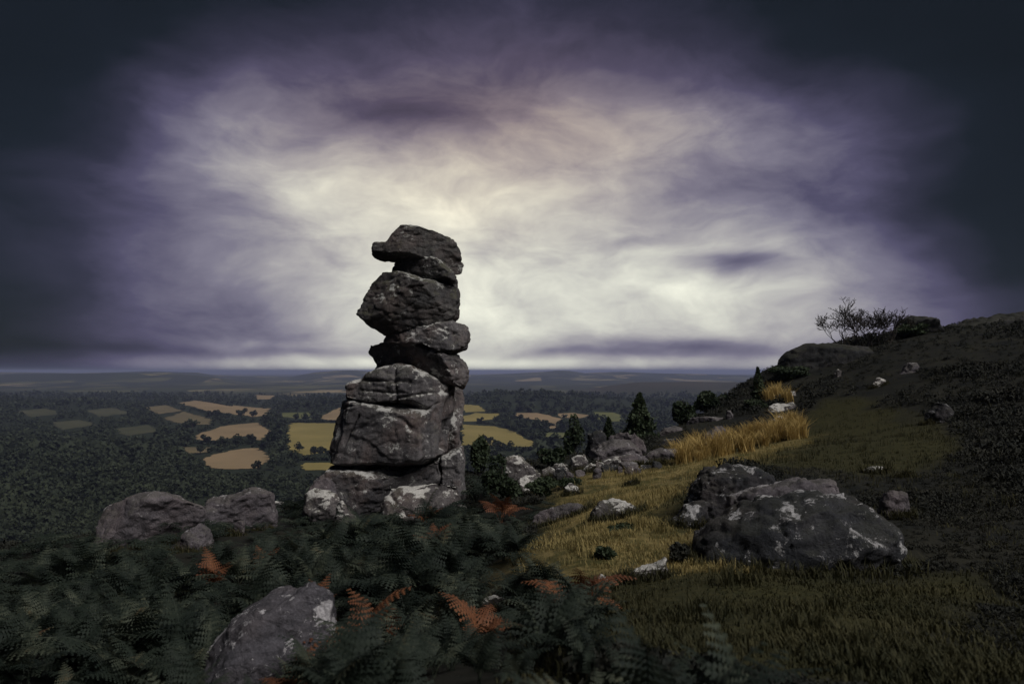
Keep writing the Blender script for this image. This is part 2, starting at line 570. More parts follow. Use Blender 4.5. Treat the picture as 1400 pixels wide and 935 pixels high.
def valley_h(x, y):
    yy = np.maximum(y, 50.0)
    a = 700 + FPX * x / yy
    z = VFLOOR + 5.0 * n2d(x, y, 520.0, 3, 2.0) + 14 * n2d(x, y, 2600.0, 2, 5.0) * np.clip((yy - 900) / 2500, 0, 1)
    z = np.where(y > 9500, VFLOOR + (z - VFLOOR) * np.exp(-((y - 9500) / 3000) ** 2), z)
    for d0, wd, prof in RIDGES:
        pr = np.array(prof, float)
        sl = np.interp(a, pr[:, 0], np.array([zr(q) for q in pr[:, 1]]))
        top = sl * d0 + n2d(x, y, 800.0, 3, d0) * d0 * 0.0012
        w_ = wd * (1 + 0.35 * n2d(a, a * 0, 90.0, 2, d0))
        gsh = np.exp(-((y - d0) / w_) ** 2)
        z = np.maximum(z, VFLOOR + (top - VFLOOR) * gsh)
    return z - np.maximum(np.hypot(x, y) - 9000, 0) ** 2 / 1.25e7


def H(x, y):
    x = np.asarray(x, float)
    y = np.asarray(y, float)
    r = np.hypot(x, y)
    out = np.empty(x.shape)
    nearm = r < 420
    far = ~nearm
    out[far] = valley_h(x[far], y[far])
    xn, yn = x[nearm], y[nearm]
    if xn.size:
        rr = np.hypot(xn, yn)
        cl = np.minimum(1.0, 65.0 / np.maximum(rr, 1e-6))
        h = near_h(xn * cl, yn * cl)
        h = h + 0.16 * n2d(xn, yn, 2.6, 3, 1.0) * np.clip(rr / 6, 0.3, 1) + 0.5 * n2d(xn, yn, 14.0, 2, 9.0) * np.clip((rr - 30) / 40, 0, 1)
        s = np.maximum(yn - np.interp(xn, BX, BY), 0)
        h = h - 0.52 * s * s / (s + 7.0)
        # behind and right the hill runs on level, left it falls away
        v = valley_h(xn, yn)
        k = np.clip((rr - 60) / 340, 0, 1)
        h = h - 25 * k * k * np.clip((20 - xn) / 80, 0, 1)
        out[nearm] = smax(h, v, 4.0)
    return out


def Hs(x, y): return float(H(np.array([x]), np.array([y]))[0])


_YC = np.concatenate([np.arange(1.5, 60, 0.5), np.geomspace(60, 12000, 160)])


def hit(px, py):
    p = P(px, py, 1.0)
    Y = _YC
    for step in range(2):
        h = H(p[0] * Y, Y)
        b = np.nonzero(p[2] * Y < h)[0]
        i = b[0] if len(b) else len(Y) - 1
        if step == 0: Y = np.linspace(Y[max(i - 1, 0)], Y[i], 24)
    return np.array([p[0] * Y[i], Y[i], h[i]])


# turf (short grazed grass) region
turf_px = [(722, 742), (775, 690), (752, 655), (800, 642), (930, 628), (1000, 612), (1095, 585), (1120, 548), (1180, 545), (1290, 580), (1300, 625), (1180, 655), (960, 640),
           (925, 680), (905, 700), (950, 770), (1200, 800), (1330, 790), (1250, 935), (880, 935), (850, 860), (800, 810), (740, 790)]
turf_w = np.array([hit(*q)[:2] for q in turf_px])
gold_px = [(740, 740), (790, 690), (770, 655), (830, 642), (930, 630), (1050, 610), (1095, 600), (1040, 630), (960, 645), (915, 685), (900, 700), (935, 740), (900, 770), (800, 780)]
gold_w = np.array([hit(*q)[:2] for q in gold_px])


def turf_mask(x, y):
    return np.clip(0.5 - (poly_sdf(turf_w, x, y) + 0.9 * n2d(x, y, 1.7, 3, 3.0)) / 0.8, 0, 1)


def gold_mask(x, y):
    return np.clip(0.5 - (poly_sdf(gold_w, x, y) + 1.1 * n2d(x, y, 2.2, 3, 6.0)) / 1.8, 0, 1)


def build_ground():
    azs = np.concatenate([np.radians(np.arange(-43, 43.01, 0.3)), np.radians(np.arange(46, 317, 4.0))])
    rs = np.concatenate([[0.02, 0.15, 0.3], np.geomspace(0.5, 52000, 470)])
    A, R = np.meshgrid(azs, rs)
    X, Y = np.sin(A) * R, np.cos(A) * R
    Z = H(X.ravel(), Y.ravel()).reshape(X.shape)
    nr, na = X.shape
    v = np.stack([X, Y, Z], -1).reshape(-1, 3)
    i = np.arange(nr - 1)[:, None] * na
    j = np.arange(na)[None]
    j2 = (j + 1) % na
    f = np.stack([i + j, i + na + j, i + na + j2, i + j2], -1).reshape(-1, 4)[:, ::-1]
    m, q, b = new_mat('ground_cover')
    geo = q.n('ShaderNodeNewGeometry')
    pos = geo.outputs['Position']

    def at(n):
        a = q.n('ShaderNodeAttribute', attribute_name=n)
        return a.outputs['Fac']
    nf, _ = q.noise(pos, 0.9, 6, 0.65, 0.4)
    nf2, _ = q.noise(pos, 9.0, 5, 0.7)
    heath = q.mix(q.ramp(nf, [(0.35, 0.0), (0.65, 1.0)]), (0.011, 0.012, 0.012), (0.026, 0.025, 0.019))  # heath tones darkened to carry the dimming at the view's edges
    olive = q.mix(q.ramp(nf2, [(0.3, 0.0), (0.7, 1.0)]), (0.020, 0.022, 0.010), (0.052, 0.047, 0.020))
    gold = q.mix(q.ramp(nf2, [(0.3, 0.0), (0.7, 1.0)]), (0.115, 0.098, 0.036), (0.33, 0.245, 0.105))
    tn, _ = q.noise(pos, 1.3, 6, 0.68, 0.6)
    gold = q.mix(q.ramp(tn, [(0.46, 0.0), (0.58, 0.9)]), gold, (0.058, 0.056, 0.019))
    col = q.mix(at('turf'), heath, olive)
    col = q.mix(at('gold'), col, gold)
    # valley: dark wooded floor; farther off a patchwork too small to tell apart
    mp = q.n('ShaderNodeMapping')
    mp.inputs['Scale'].default_value = (0.0048, 0.0022, 0.0)
    q.t.links.new(pos, mp.inputs[0])
    vo = q.n('ShaderNodeTexVoronoi')
    q.t.links.new(mp.outputs[0], vo.inputs['Vector'])
    vo.inputs['Scale'].default_value = 1.0
    sc_ = q.n('ShaderNodeSeparateColor')
    q.t.links.new(vo.outputs['Color'], sc_.inputs[0])
    patch = q.ramp(sc_.outputs[0], [(0.0, (0.030, 0.036, 0.022)), (0.5, (0.045, 0.052, 0.028)), (0.62, (0.09, 0.09, 0.045)), (0.80, (0.19, 0.165, 0.085)), (0.92, (0.28, 0.22, 0.13))], 'CONSTANT')
    bn, _ = q.noise(pos, 0.004, 4, 0.6)
    patch = q.mix(q.ramp(bn, [(0.44, 1.0), (0.56, 0.0)]), patch, (0.034, 0.040, 0.026))
    floor_ = q.mix(at('patch'), (0.022, 0.028, 0.017), patch)
    moor = q.mix(q.ramp(bn, [(0.3, 0.0), (0.7, 1.0)]), (0.034, 0.034, 0.024), (0.058, 0.050, 0.034))
    floor_ = q.mix(at('moor'), floor_, moor)
    col = q.mix(at('valley'), col, floor_)
    q.put(b.inputs['Base Color'], col)
    b.inputs['Roughness'].default_value = 0.95
    b.inputs['Specular IOR Level'].default_value = 0.1
    bp = q.n('ShaderNodeBump')
    bp.inputs['Strength'].default_value = 0.7
    bp.inputs['Distance'].default_value = 0.08
    q.put(bp.inputs['Height'], q.m('ADD', nf, q.m('MULTIPLY', nf2, 0.4)))
    q.t.links.new(bp.outputs[0], b.inputs['Normal'])
    me = mesh_from('ground', v, f, m)
    x, y = v[:, 0], v[:, 1]
    r = np.hypot(x, y)
    tm, gm = np.zeros(len(x)), np.zeros(len(x))
    k = r < 60
    tm[k], gm[k] = turf_mask(x[k], y[k]), gold_mask(x[k], y[k])
    add_attr(me, 'turf', np.maximum(tm, gm))
    add_attr(me, 'gold', gm)
    add_attr(me, 'valley', np.clip((r - 150) / 150, 0, 1))
    add_attr(me, 'patch', np.clip((y - 1700) / 900, 0, 1))
    a = 700 + FPX * x / np.maximum(y, 50)
    add_attr(me, 'moor', np.clip((a - 760) / 60, 0, 1) * np.exp(-((y - 2650) / 420) ** 4))
    tag(link('ground', me), kind='structure')
    return float(v[:, 2].min())


GROUND_MIN = build_ground()

# ------------------------------------------------------------------ valley fields (each a draped sheet)
c1 = lambda u, v: (400 + u * .23529, 280 + v * .23529)
c2 = lambda u, v: (400 + u * .23529, 480 + v * .23529)
c3 = lambda u, v: (660 + u * .32857, 480 + v * .32857)
c4 = lambda u, v: (960 + u * .32093, 400 + v * .32093)
c5 = lambda u, v: (100 + u * .27143, 480 + v * .27143)
c6 = lambda u, v: (u * .35714, 620 + v * .35714)
c7 = lambda u, v: (400 + u * .35714, 640 + v * .35714)
c8 = lambda u, v: (780 + u * .44286, 600 + v * .44286)


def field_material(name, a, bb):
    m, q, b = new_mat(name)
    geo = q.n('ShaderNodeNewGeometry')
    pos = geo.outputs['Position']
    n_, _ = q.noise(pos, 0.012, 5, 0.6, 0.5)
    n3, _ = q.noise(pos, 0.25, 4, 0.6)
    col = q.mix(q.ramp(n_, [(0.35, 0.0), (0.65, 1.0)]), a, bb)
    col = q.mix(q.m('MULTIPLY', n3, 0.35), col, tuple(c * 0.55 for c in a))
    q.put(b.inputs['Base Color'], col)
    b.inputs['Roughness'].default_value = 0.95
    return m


F_TAN = field_material('stubble_tan', (0.235, 0.17, 0.095), (0.31, 0.22, 0.125))
F_YEL = field_material('dry_pasture', (0.215, 0.175, 0.055), (0.30, 0.235, 0.08))
F_GRN = field_material('green_pasture', (0.105, 0.115, 0.042), (0.16, 0.155, 0.058))
F_DIM = field_material('rough_pasture', (0.12, 0.10, 0.055), (0.18, 0.14, 0.075))
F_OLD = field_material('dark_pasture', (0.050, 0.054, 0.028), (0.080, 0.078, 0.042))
FIELDS = [
    (c5, F_TAN, [(520, 262), (620, 248), (790, 272), (1000, 290), (985, 320), (920, 335), (790, 318), (690, 310), (600, 285)]),
    (c5, F_DIM, [(440, 340), (560, 305), (705, 345), (690, 370), (560, 372)]),
    (c5, F_TAN, [(615, 420), (760, 375), (930, 360), (1005, 400), (940, 460), (880, 425), (700, 455), (620, 455)]),
    (c5, F_TAN, [(640, 545), (720, 515), (850, 490), (930, 490), (1010, 545), (940, 590), (800, 598), (690, 590)]),
    (c5, F_YEL, [(1085, 362), (1345, 362), (1345, 500), (1160, 532), (1075, 492)]),
    (c5, F_YEL, [(1160, 562), (1345, 562), (1345, 602), (1165, 602)]),
    (c5, F_TAN, [(1250, 325), (1345, 285), (1370, 345), (1270, 352)]),
    (c5, F_GRN, [(1040, 312), (1200, 308), (1205, 345), (1040, 332)]),
    (c5, F_DIM, [(550, 485), (720, 485), (680, 510), (590, 515)]),
    (c5, F_DIM, [(340, 285), (470, 272), (560, 300), (430, 318)]),
    (c5, F_TAN, [(920, 222), (1020, 224), (990, 243), (925, 243)]),
    (c3, F_YEL, [(-90, 305), (60, 312), (140, 340), (265, 400), (200, 408), (0, 392), (-90, 392)]),
    (c3, F_YEL, [(-90, 275), (-30, 258), (60, 260), (66, 280), (0, 290), (-90, 296)]),
    (c3, F_TAN, [(130, 256), (230, 258), (345, 285), (300, 302), (200, 284), (130, 270)]),
    (c3, F_TAN, [(310, 260), (380, 256), (445, 268), (420, 281), (320, 276)]),
    (c3, F_GRN, [(235, 340), (390, 340), (400, 362), (320, 372), (250, 362)]),
    (c3, F_TAN, [(280, 305), (315, 305), (310, 328), (282, 328)]),
    (c2, F_YEL, [(985, 310), (1080, 315), (1135, 352), (985, 358)]),
    (c3, F_GRN, [(450, 252), (560, 256), (590, 290), (500, 300)]),
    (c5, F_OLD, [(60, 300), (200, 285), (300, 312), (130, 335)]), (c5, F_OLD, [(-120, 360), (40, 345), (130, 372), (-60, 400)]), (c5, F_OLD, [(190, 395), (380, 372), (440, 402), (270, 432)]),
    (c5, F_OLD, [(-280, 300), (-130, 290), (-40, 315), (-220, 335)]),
]
field_px, field_w = [], []


def build_field(cf, mat, pts):
    pxs = [cf(*q) for q in pts]
    field_px.append(np.array(pxs))
    dense = []
    for i in range(len(pxs)):
        a, b = np.array(pxs[i]), np.array(pxs[(i + 1) % len(pxs)])
        for t in np.linspace(0, 1, 4, endpoint=False): dense.append(a + (b - a) * t)
    w = np.array([hit(*q) for q in dense])
    w = w[(w[:, 1] < 11000)]
    field_w.append(w[:, :2])
    # grid over the polygon, kept where inside, draped on the ground
    lo, hi = w[:, :2].min(0), w[:, :2].max(0)
    nx = 70
    ny = 70
    gx, gy = np.meshgrid(np.linspace(lo[0], hi[0], nx), np.linspace(lo[1], hi[1], ny), indexing='ij')
    sdv = poly_sdf(w[:, :2], gx, gy)
    jit = 8.0 * n2d(gx, gy, 30.0, 3, 4.0)
    keep = (sdv + jit) < 0
    cell = keep[:-1, :-1] & keep[1:, :-1] & keep[:-1, 1:] & keep[1:, 1:]
    ids = np.arange(nx * ny).reshape(nx, ny)
    f = np.stack([ids[:-1, :-1][cell], ids[1:, :-1][cell], ids[1:, 1:][cell], ids[:-1, 1:][cell]], 1)
    if not len(f): return
    use = np.unique(f)
    mp = np.full(nx * ny, -1)
    mp[use] = np.arange(len(use))
    X, Y = gx.ravel()[use], gy.ravel()[use]
    Z = H(X, Y) + 0.35
    ctr = np.array([X.mean(), Y.mean(), Z.mean()])
    me = mesh_from('field', np.stack([X, Y, Z], 1) - ctr, mp[f], mat)
    tag(link('field', me, None, ctr), kind='structure')


for fd in FIELDS: build_field(*fd)


# ------------------------------------------------------------------ foliage builders
def leaf_quads(ctr, size, flat=0.0, seed=0, aspect=0.6, tri=False):
    """one bent-free quad (diamond) per centre with random orientation"""
    r = np.random.default_rng(seed)
    n = len(ctr)
    a = r.normal(size=(n, 3))
    a[:, 2] *= (1 - flat)
    a /= np.linalg.norm(a, axis=1)[:, None]
    b = np.cross(a, r.normal(size=(n, 3)))
    b /= np.linalg.norm(b, axis=1)[:, None]
    s = (size * r.uniform(0.6, 1.35, n))[:, None]
    if tri:
        v = np.stack([ctr - a * s * 0.8 - b * s * aspect, ctr - a * s * 0.8 + b * s * aspect, ctr + a * s * 1.2], 1).reshape(-1, 3)
        return v, np.arange(n * 3).reshape(n, 3)
    v = np.stack([ctr - a * s, ctr + b * s * aspect, ctr + a * s, ctr - b * s * aspect], 1).reshape(-1, 3)
    f = np.arange(n * 4).reshape(n, 4)
    return v, f


def crown_points(n, rx, rz, seed, lumps=9, hollow=0.55):
    """points grouped in lumps through an uneven crown, base at z=0"""
    r = np.random.default_rng(seed)
    c = r.normal(size=(lumps, 3))
    c /= np.linalg.norm(c, axis=1)[:, None]
    c *= r.uniform(0.25, 0.75, (lumps, 1))
    rad = r.uniform(0.28, 0.5, lumps)
    k = r.integers(0, lumps, n)
    d = r.normal(size=(n, 3))
    d /= np.linalg.norm(d, axis=1)[:, None]
    p = c[k] + d * (rad[k] * r.uniform(hollow, 1.0, n) ** 0.6)[:, None]
    p[:, 2] = np.maximum(p[:, 2], -0.95)
    return p * np.array([rx, rx, rz]) + np.array([0, 0, rz])


def scatter_merge(templates, pos, scale, rot, seed):
    r = np.random.default_rng(seed)
    pick = r.integers(0, len(templates), len(pos))
    parts = []
    for t, (v, f) in enumerate(templates):
        k = np.nonzero(pick == t)[0]
        if not len(k): continue
        c, s = np.cos(rot[k])[:, None], np.sin(rot[k])[:, None]
        sc = scale[k][:, None]
        X = (v[None, :, 0] * c - v[None, :, 1] * s) * sc + pos[k, 0:1]
        Y = (v[None, :, 0] * s + v[None, :, 1] * c) * sc + pos[k, 1:2]
        Z = v[None, :, 2] * sc + pos[k, 2:3]
        V = np.stack([X, Y, Z], -1).reshape(-1, 3)
        F = (f[None] + (np.arange(len(k)) * len(v))[:, None, None]).reshape(-1, f.shape[1])
        parts.append((V, F))
    return merge(parts)


# ---- far woodland (one mass) in the valley
def build_woods():
    n = 19000
    r = np.random.default_rng(11)
    a = r.uniform(-120, 1330, n)
    y = np.exp(r.uniform(math.log(230), math.log(2350), n))
    x = (a - 700) / FPX * y
    z = H(x, y)
    s = r.uniform(7.5, 17.0, n) * np.clip(0.7 + 0.7 * n2d(x, y, 160.0, 2, 8.0), 0.45, 1.2) * np.clip(y / 520, 0.4, 1)
    rj = r.uniform(-1, 1, n)
    ok = np.ones(n, bool)
    for w in field_w: ok &= ~(poly_sdf(w, x, y) < 1.0)
    for k in (0.3, 0.62, 1.0):
        u, v = project(x, y, z + s * k)
        for fp in field_px: ok &= ~(poly_sdf(fp, u, v) < -1.3 * (0.5 + rj))
    # open rough land here and there
    ok &= (n2d(x, y, 230.0, 3, 12.0) > -0.5)
    ok &= ~((a > 820) & (y > 2150))
    u, v = project(x, y, z + s)
    ok &= ~((v > 668) & (u > 330)) & (v < 735)
    x, y, z, s = x[ok], y[ok], z[ok], s[ok]
    tm, tn = [], []
    for k in range(7):
        p = crown_points(36, 0.56, 0.5, 100 + k, 6, 0.7)
        tm.append(leaf_quads(p, 0.20, 0.2, 200 + k, 0.8, True))
        p = crown_points(80, 0.56, 0.5, 150 + k, 8, 0.65)
        tn.append(leaf_quads(p, 0.12, 0.2, 250 + k, 0.8, True))
    near_ = y < 620
    pos_, rt_ = np.stack([x, y, z - 0.05 * s], 1), r.uniform(0, 6.28, len(x))
    v, f = merge([scatter_merge(tn, pos_[near_], s[near_], rt_[near_], 5), scatter_merge(tm, pos_[~near_], s[~near_], rt_[~near_], 6)])
    me = mesh_from('woodland', v, f, M_WOOD, False)
    tag(link('woodland', me), 'dark green woods and thickets filling the valley between the fields', 'woodland', kind='stuff')


build_woods()


# ---- single trees that stand out along the hedges
def tree_meshes(k):
    p = crown_points(330, 0.50, 0.44, 300 + k, 9, 0.55)
    p[:, 2] += 0.10
    cv, cf = leaf_quads(p, 0.085, 0.2, 400 + k, 0.7)
    r = np.random.default_rng(500 + k)
    parts = [make_tube([(0, 0, -0.05), (0.01, 0, 0.12), (0.02, 0.01, 0.3), (0.0, 0.02, 0.55)], [0.035, 0.028, 0.02, 0.008], 5)]
    for j in range(4):
        th = r.uniform(0, 6.28)
        e = np.array([math.cos(th) * 0.3, math.sin(th) * 0.3, r.uniform(0.45, 0.7)])
        parts.append(make_tube([(0.01, 0, 0.18 + 0.05 * j), e * np.array([.5, .5, .8]), e], [0.016, 0.011, 0.004], 4))
    tv, tf = merge(parts)
    return mesh_from('crown', cv, cf, M_WOOD, False), mesh_from('trunk', tv, tf, M_BARK)


TM = [tree_meshes(k) for k in range(5)]
TREES = [(c5, u, v, h) for u, v, h in [
    (850, 338, 15), (905, 335, 9), (985, 375, 15), (1060, 395, 12), (1030, 425, 14), (665, 470, 12), (755, 480, 12), (820, 478, 13), (890, 470, 12), (1000, 480, 17), (960, 500, 12),
    (1235, 352, 8), (1130, 300, 15), (1180, 300, 14), (1080, 300, 13), (1310, 275, 14), (1260, 275, 12), (1140, 505, 9), (1215, 528, 9), (1245, 530, 9), (1280, 535, 9), (600, 395, 13), (560, 410, 12),
    (720, 345, 11), (690, 340, 9), (1060, 530, 14), (1110, 560, 15), (1010, 600, 14), (930, 610, 12), (860, 275, 9), (960, 280, 9), (1120, 350, 9), (1170, 352, 9), (580, 470, 12), (640, 520, 10)]]
TREES += [(c3, u, v, h) for u, v, h in [
    (20, 395, 13), (60, 405, 11), (110, 412, 9), (30, 445, 15), (85, 430, 13), (150, 300, 11), (180, 318, 12), (230, 325, 12), (260, 330, 12), (330, 330, 13), (360, 335, 12), (410, 330, 12), (100, 320, 9), (130, 338, 9),
    (170, 352, 9), (210, 370, 9), (245, 385, 10), (300, 385, 12), (350, 390, 13), (400, 385, 12), (-10, 302, 8), (60, 300, 9), (100, 262, 10), (170, 250, 9), (260, 250, 9), (350, 252, 9), (460, 300, 13), (500, 320, 14), (430, 350, 13)]]
for i, (cf, u, v, hh) in enumerate(TREES):
    w = hit(*cf(u, v))
    if w[1] > 3000: continue
    root = empty('hedge_tree', w)
    tag(root, 'dark rounded tree standing along a hedge line in the far valley', 'tree', 'trees along the valley hedges')
    s = hh * w[1] / 1000.0 * 1.05 if w[1] < 1400 else hh
    s = max(9.0, min(s * 1.2, 18.0))
    root.scale = (s * 1.05, s * 1.05, s)
    root.rotation_euler = (0, 0, i * 1.7)
    a, b = TM[i % 5]
    link('crown', a, root)
    link('trunk', b, root)

# ---- hedgerows
HEDGES = [
    (c5, [(600, 290), (690, 318), (790, 325)], 'dark hedge running below the long tan stubble field left of the stack'),
    (c5, [(620, 246), (710, 262), (800, 278)], 'thin dark hedge crossing the top of the long tan stubble field'),
    (c5, [(1075, 362), (1200, 358), (1340, 360)], 'dark hedge along the top edge of the big yellow field beside the stack'),
    (c5, [(1160, 548), (1240, 550), (1340, 548)], 'dark hedge between the big yellow field and the narrow yellow strip'),
    (c5, [(615, 462), (700, 468), (800, 470), (890, 462), (940, 470)], 'bushy hedge between the two tan fields left of the stack'),
    (c3, [(-20, 300), (60, 306), (140, 330), (200, 362), (265, 396)], 'long dark hedge sloping along the top of the yellow field right of the stack'),
    (c3, [(130, 290), (200, 296), (290, 312)], 'dark hedge below the narrow tan field right of the stack'),
    (c3, [(235, 336), (310, 334), (395, 337)], 'dark hedge along the top of the small green field'),
    (c3, [(240, 368), (320, 378), (400, 368)], 'dark hedge along the foot of the small green field'),
    (c3, [(20, 410), (110, 414), (230, 414)], 'dark hedge along the foot of the yellow field right of the stack'),
]
for i, (cf, pts, lab) in enumerate(HEDGES):
    w = np.array([hit(*cf(*q)) for q in pts])
    c = w.mean(0)
    r = np.random.default_rng(600 + i)
    n = 1500
    t = r.uniform(0, len(w) - 1, n)
    k = np.minimum(t.astype(int), len(w) - 2)
    p = w[k] + (w[k + 1] - w[k]) * (t - k)[:, None]
    p[:, 2] = H(p[:, 0], p[:, 1])
    hgt = 3.2 + 2.0 * pn(np.stack([t * 4, t * 0 + i, t * 0], 1))
    p += np.stack([r.normal(0, 1.6, n), r.normal(0, 1.6, n), r.uniform(0.1, 1, n) * hgt], 1)
    v, f = leaf_quads(p - c, 1.3, 0.2, 700 + i, 0.75)
    tag(link('hedgerow', mesh_from('hedgerow', v, f, M_WOOD, False), None, c), lab, 'hedge', 'hedgerows between the valley fields')


# ------------------------------------------------------------------ rocks
def solid_from_outline(pts_px, d, thick, seed, res=None, rnd=0.10, planes=(), taper=0.35, amp=0.05, foot=0.0, back=None, crack=0.5, grow=0.0, facets=4, chips=1.0, grooves=()):
    """a rock whose silhouette at depth d follows the outline; real thickness, faces cut by planes, weathered"""
    w = np.array([P(px, py, d) for px, py in pts_px])
    base = np.array([w[:, 0].mean(), d, w[:, 2].min() - foot])
    poly = np.stack([w[:, 0] - base[0], w[:, 2] - base[2]], 1)
    if foot > 0:
        # half-buried: the flanks run on down and out into the soil
        il, ir = int(poly[:, 0].argmin()), int(poly[:, 0].argmax())
        n_ = len(poly)
        fw_ = [(il + q_) % n_ for q_ in range((ir - il) % n_ + 1)]
        bw_ = [(il - q_) % n_ for q_ in range((il - ir) % n_ + 1)]
        top = fw_ if poly[fw_, 1].mean() > poly[bw_, 1].mean() else bw_
        xl_, xr_ = poly[il, 0], poly[ir, 0]
        poly = np.array([poly[q_] for q_ in top] + [(xr_ + 0.12 * foot, 0.0), (xl_ - 0.12 * foot, 0.0)])
    size = max(np.ptp(poly[:, 0]), np.ptp(poly[:, 1]))
    back = thick if back is None else back
    h = res or max(size / np.clip(16 + 0.32 * size / d * FPX, 24, 54), 0.012)
    r = np.random.default_rng(seed)
    pad = 4 * h
    lo = np.array([poly[:, 0].min() - pad, -thick - pad, poly[:, 1].min() - pad])
    hi = np.array([poly[:, 0].max() + pad, back + pad, poly[:, 1].max() + pad])
    nx, ny, nz = [int(math.ceil(q)) + 1 for q in (hi - lo) / h]
    xs, ys, zs = lo[0] + np.arange(nx) * h, lo[1] + np.arange(ny) * h, lo[2] + np.arange(nz) * h
    X2, Z2 = np.meshgrid(xs, zs, indexing='ij')
    s2 = poly_sdf(poly, X2, Z2)[:, None, :] - grow
    yy = ys[None, :, None]
    ext = np.where(yy < 0, thick, back)
    V = s2 + taper * min(size, 2 * thick) * 0.5 * (np.abs(yy) / ext) ** 2.2
    k = rnd * size
    X, Z = X2[:, None, :], Z2[:, None, :]
    # front and back are uneven facets rather than one flat cut
    ax, az_ = r.uniform(-.14, .14), r.uniform(-.10, .16)
    V = smax(V, -yy - thick + ax * X + az_ * (Z - Z2.mean()), k)
    V = smax(V, yy - back + r.uniform(-.2, .2) * X, k)
    for (nx_, ny_, nz_, px_, py_, dd) in planes:       # plane through a photo point, at offset dd in front of d
        q = P(px_, py_, d - dd) - base
        nn_ = np.array([nx_, ny_, nz_], float)
        nn_ /= np.linalg.norm(nn_)
        V = smax(V, (X - q[0]) * nn_[0] + (yy - q[1]) * nn_[1] + (Z - q[2]) * nn_[2], k * 0.6)
    for q_ in range(facets):                             # broken faces at odd angles on the front and back
        sg = -1 if q_ % 4 != 3 else 1
        nn_ = np.array([r.uniform(-.7, .7), sg, r.uniform(-.55, .6)])
        nn_ /= np.linalg.norm(nn_)
        px0 = r.uniform(poly[:, 0].min() * .7, poly[:, 0].max() * .7)
        pz0 = r.uniform(0.25, 0.8) * poly[:, 1].max()
        V = smax(V, (X - px0) * nn_[0] + (yy - sg * 0.86 * (thick if sg < 0 else back)) * nn_[1] + (Z - pz0) * nn_[2], k * 0.25)
    v, f = surface_net(V, lo, h)
    nrm = vnormals(v, f)
    a = amp * size
    wp = v + base
    q = wp / (0.42 * size + 0.05) + seed * 3.1
    disp = a * 0.9 * fbm(q, 3)
    rid = 1 - np.abs(fbm(wp * np.array([1, 1, 2.2]) / (0.20 * size + 0.05) + seed, 3)) * 3.0      # joints and pits
    disp -= a * crack * np.clip(rid, 0, 1) ** 3
    disp += a * 0.30 * fbm(wp / (0.07 * size + 0.02) + seed, 3)
    # spalled chips: cells standing at slightly different levels with creases between
    for m_, am in ((26, 0.55), (110, 0.30)):
        cp = np.stack([r.uniform(lo[i_], hi[i_], m_) for i_ in range(3)], 1) + base
        wq = wp + 0.10 * size * np.stack([fbm(wp / (0.3 * size) + 5.1 * i_ + seed, 2) for i_ in range(3)], 1)
        f1, f2, idx = np.full(len(wq), 1e9), np.full(len(wq), 1e9), np.zeros(len(wq), int)
        for i_ in range(m_):
            dd_ = np.linalg.norm((wq - cp[i_]) * np.array([1, 1, 1.5]), axis=1)
            nw = dd_ < f1
            f2 = np.where(nw, f1, np.minimum(f2, dd_))
            idx = np.where(nw, i_, idx)
            f1 = np.where(nw, dd_, f1)
        e_ = np.clip((f2 - f1) / (0.05 * size), 0, 1)
        lev = r.uniform(-1, 1, m_)[idx]
        disp += chips * a * am * (lev * e_ - 0.45 * (1 - e_) ** 2)
    for (xa, ya, xb, yb, wd_, dp_) in grooves:
        A_, B_ = P(xa, ya, d), P(xb, yb, d)
        e2 = (B_ - A_)[[0, 2]]
        q2 = wp[:, [0, 2]] + 0.06 * np.stack([pn(wp * 2.2 + 3), pn(wp * 2.2 + 9)], 1) - A_[[0, 2]]
        tt = np.clip(q2 @ e2 / (e2 @ e2), 0, 1)
        dl = np.linalg.norm(q2 - tt[:, None] * e2, axis=1)
        disp -= dp_ * np.exp(-(dl / wd_) ** 2) * (wp[:, 1] < d - 0.1)
    v = v + nrm * disp[:, None]
    return v, f, base


# ---- the stack
D0 = 20.6
stack_base = P(545, 690, D0)
stack_base[2] = -4.0
stack = empty('rock_stack', stack_base)
tag(stack, 'tall dark granite stack of balanced blocks with a beak-like head', 'rock stack')


def block(name, pts, thick, seed, mat, planes=(), label=None, d=D0, **kw):
    kw.setdefault('taper', 0.16)
    v, f, b = solid_from_outline(pts, d, thick, seed, planes=planes, grow=0.02, **kw)
    o = link(name, mesh_from(name, v, f, mat), stack, b - stack_base)
    if label: o['label'] = label
    return o


def L(cf, pts): return [cf(*q) for q in pts]


block('head_block', L(c1, [(470, 300), (472, 243), (495, 225), (560, 230), (598, 180), (640, 131), (690, 128), (830, 158), (930, 213), (960, 258), (970, 310), (988, 342), (976, 397),
                           (930, 400), (870, 362), (820, 328), (700, 314), (600, 324), (520, 318)]), 0.85, 1, M_HEAD, rnd=0.015, amp=0.024, res=0.027, facets=2,
      label='beak-nosed cap rock on top of the stack')
block('neck_block', L(c1, [(572, 392), (600, 325), (650, 305), (740, 305), (840, 320), (900, 362), (945, 395), (962, 440), (960, 505), (900, 480), (800, 455), (700, 432), (640, 415), (590, 405)]),
      0.78, 2, M_HEAD, rnd=0.03, amp=0.035, res=0.028, grooves=[(*c1(620, 395), *c1(950, 470), .05, .10)])
block('chest_block', L(c1, [(382, 640), (408, 598), (430, 540), (470, 470), (540, 403), (640, 392), (720, 415), (800, 436), (900, 462), (958, 492), (965, 560), (957, 650), (920, 696), (850, 700),
                            (760, 720), (640, 758), (545, 768), (512, 745), (440, 692)]), 1.15, 3, M_HEAD,
      planes=[(-0.25, -1, -0.75, *c1(560, 690), 0.75), (-0.62, -1, 0.35, *c1(560, 560), 0.95), (0.75, -1, 0.1, *c1(850, 560), 0.85)], rnd=0.02, amp=0.030, res=0.034, facets=2,
      label='big lozenge-shaped block with an undercut lower left face')
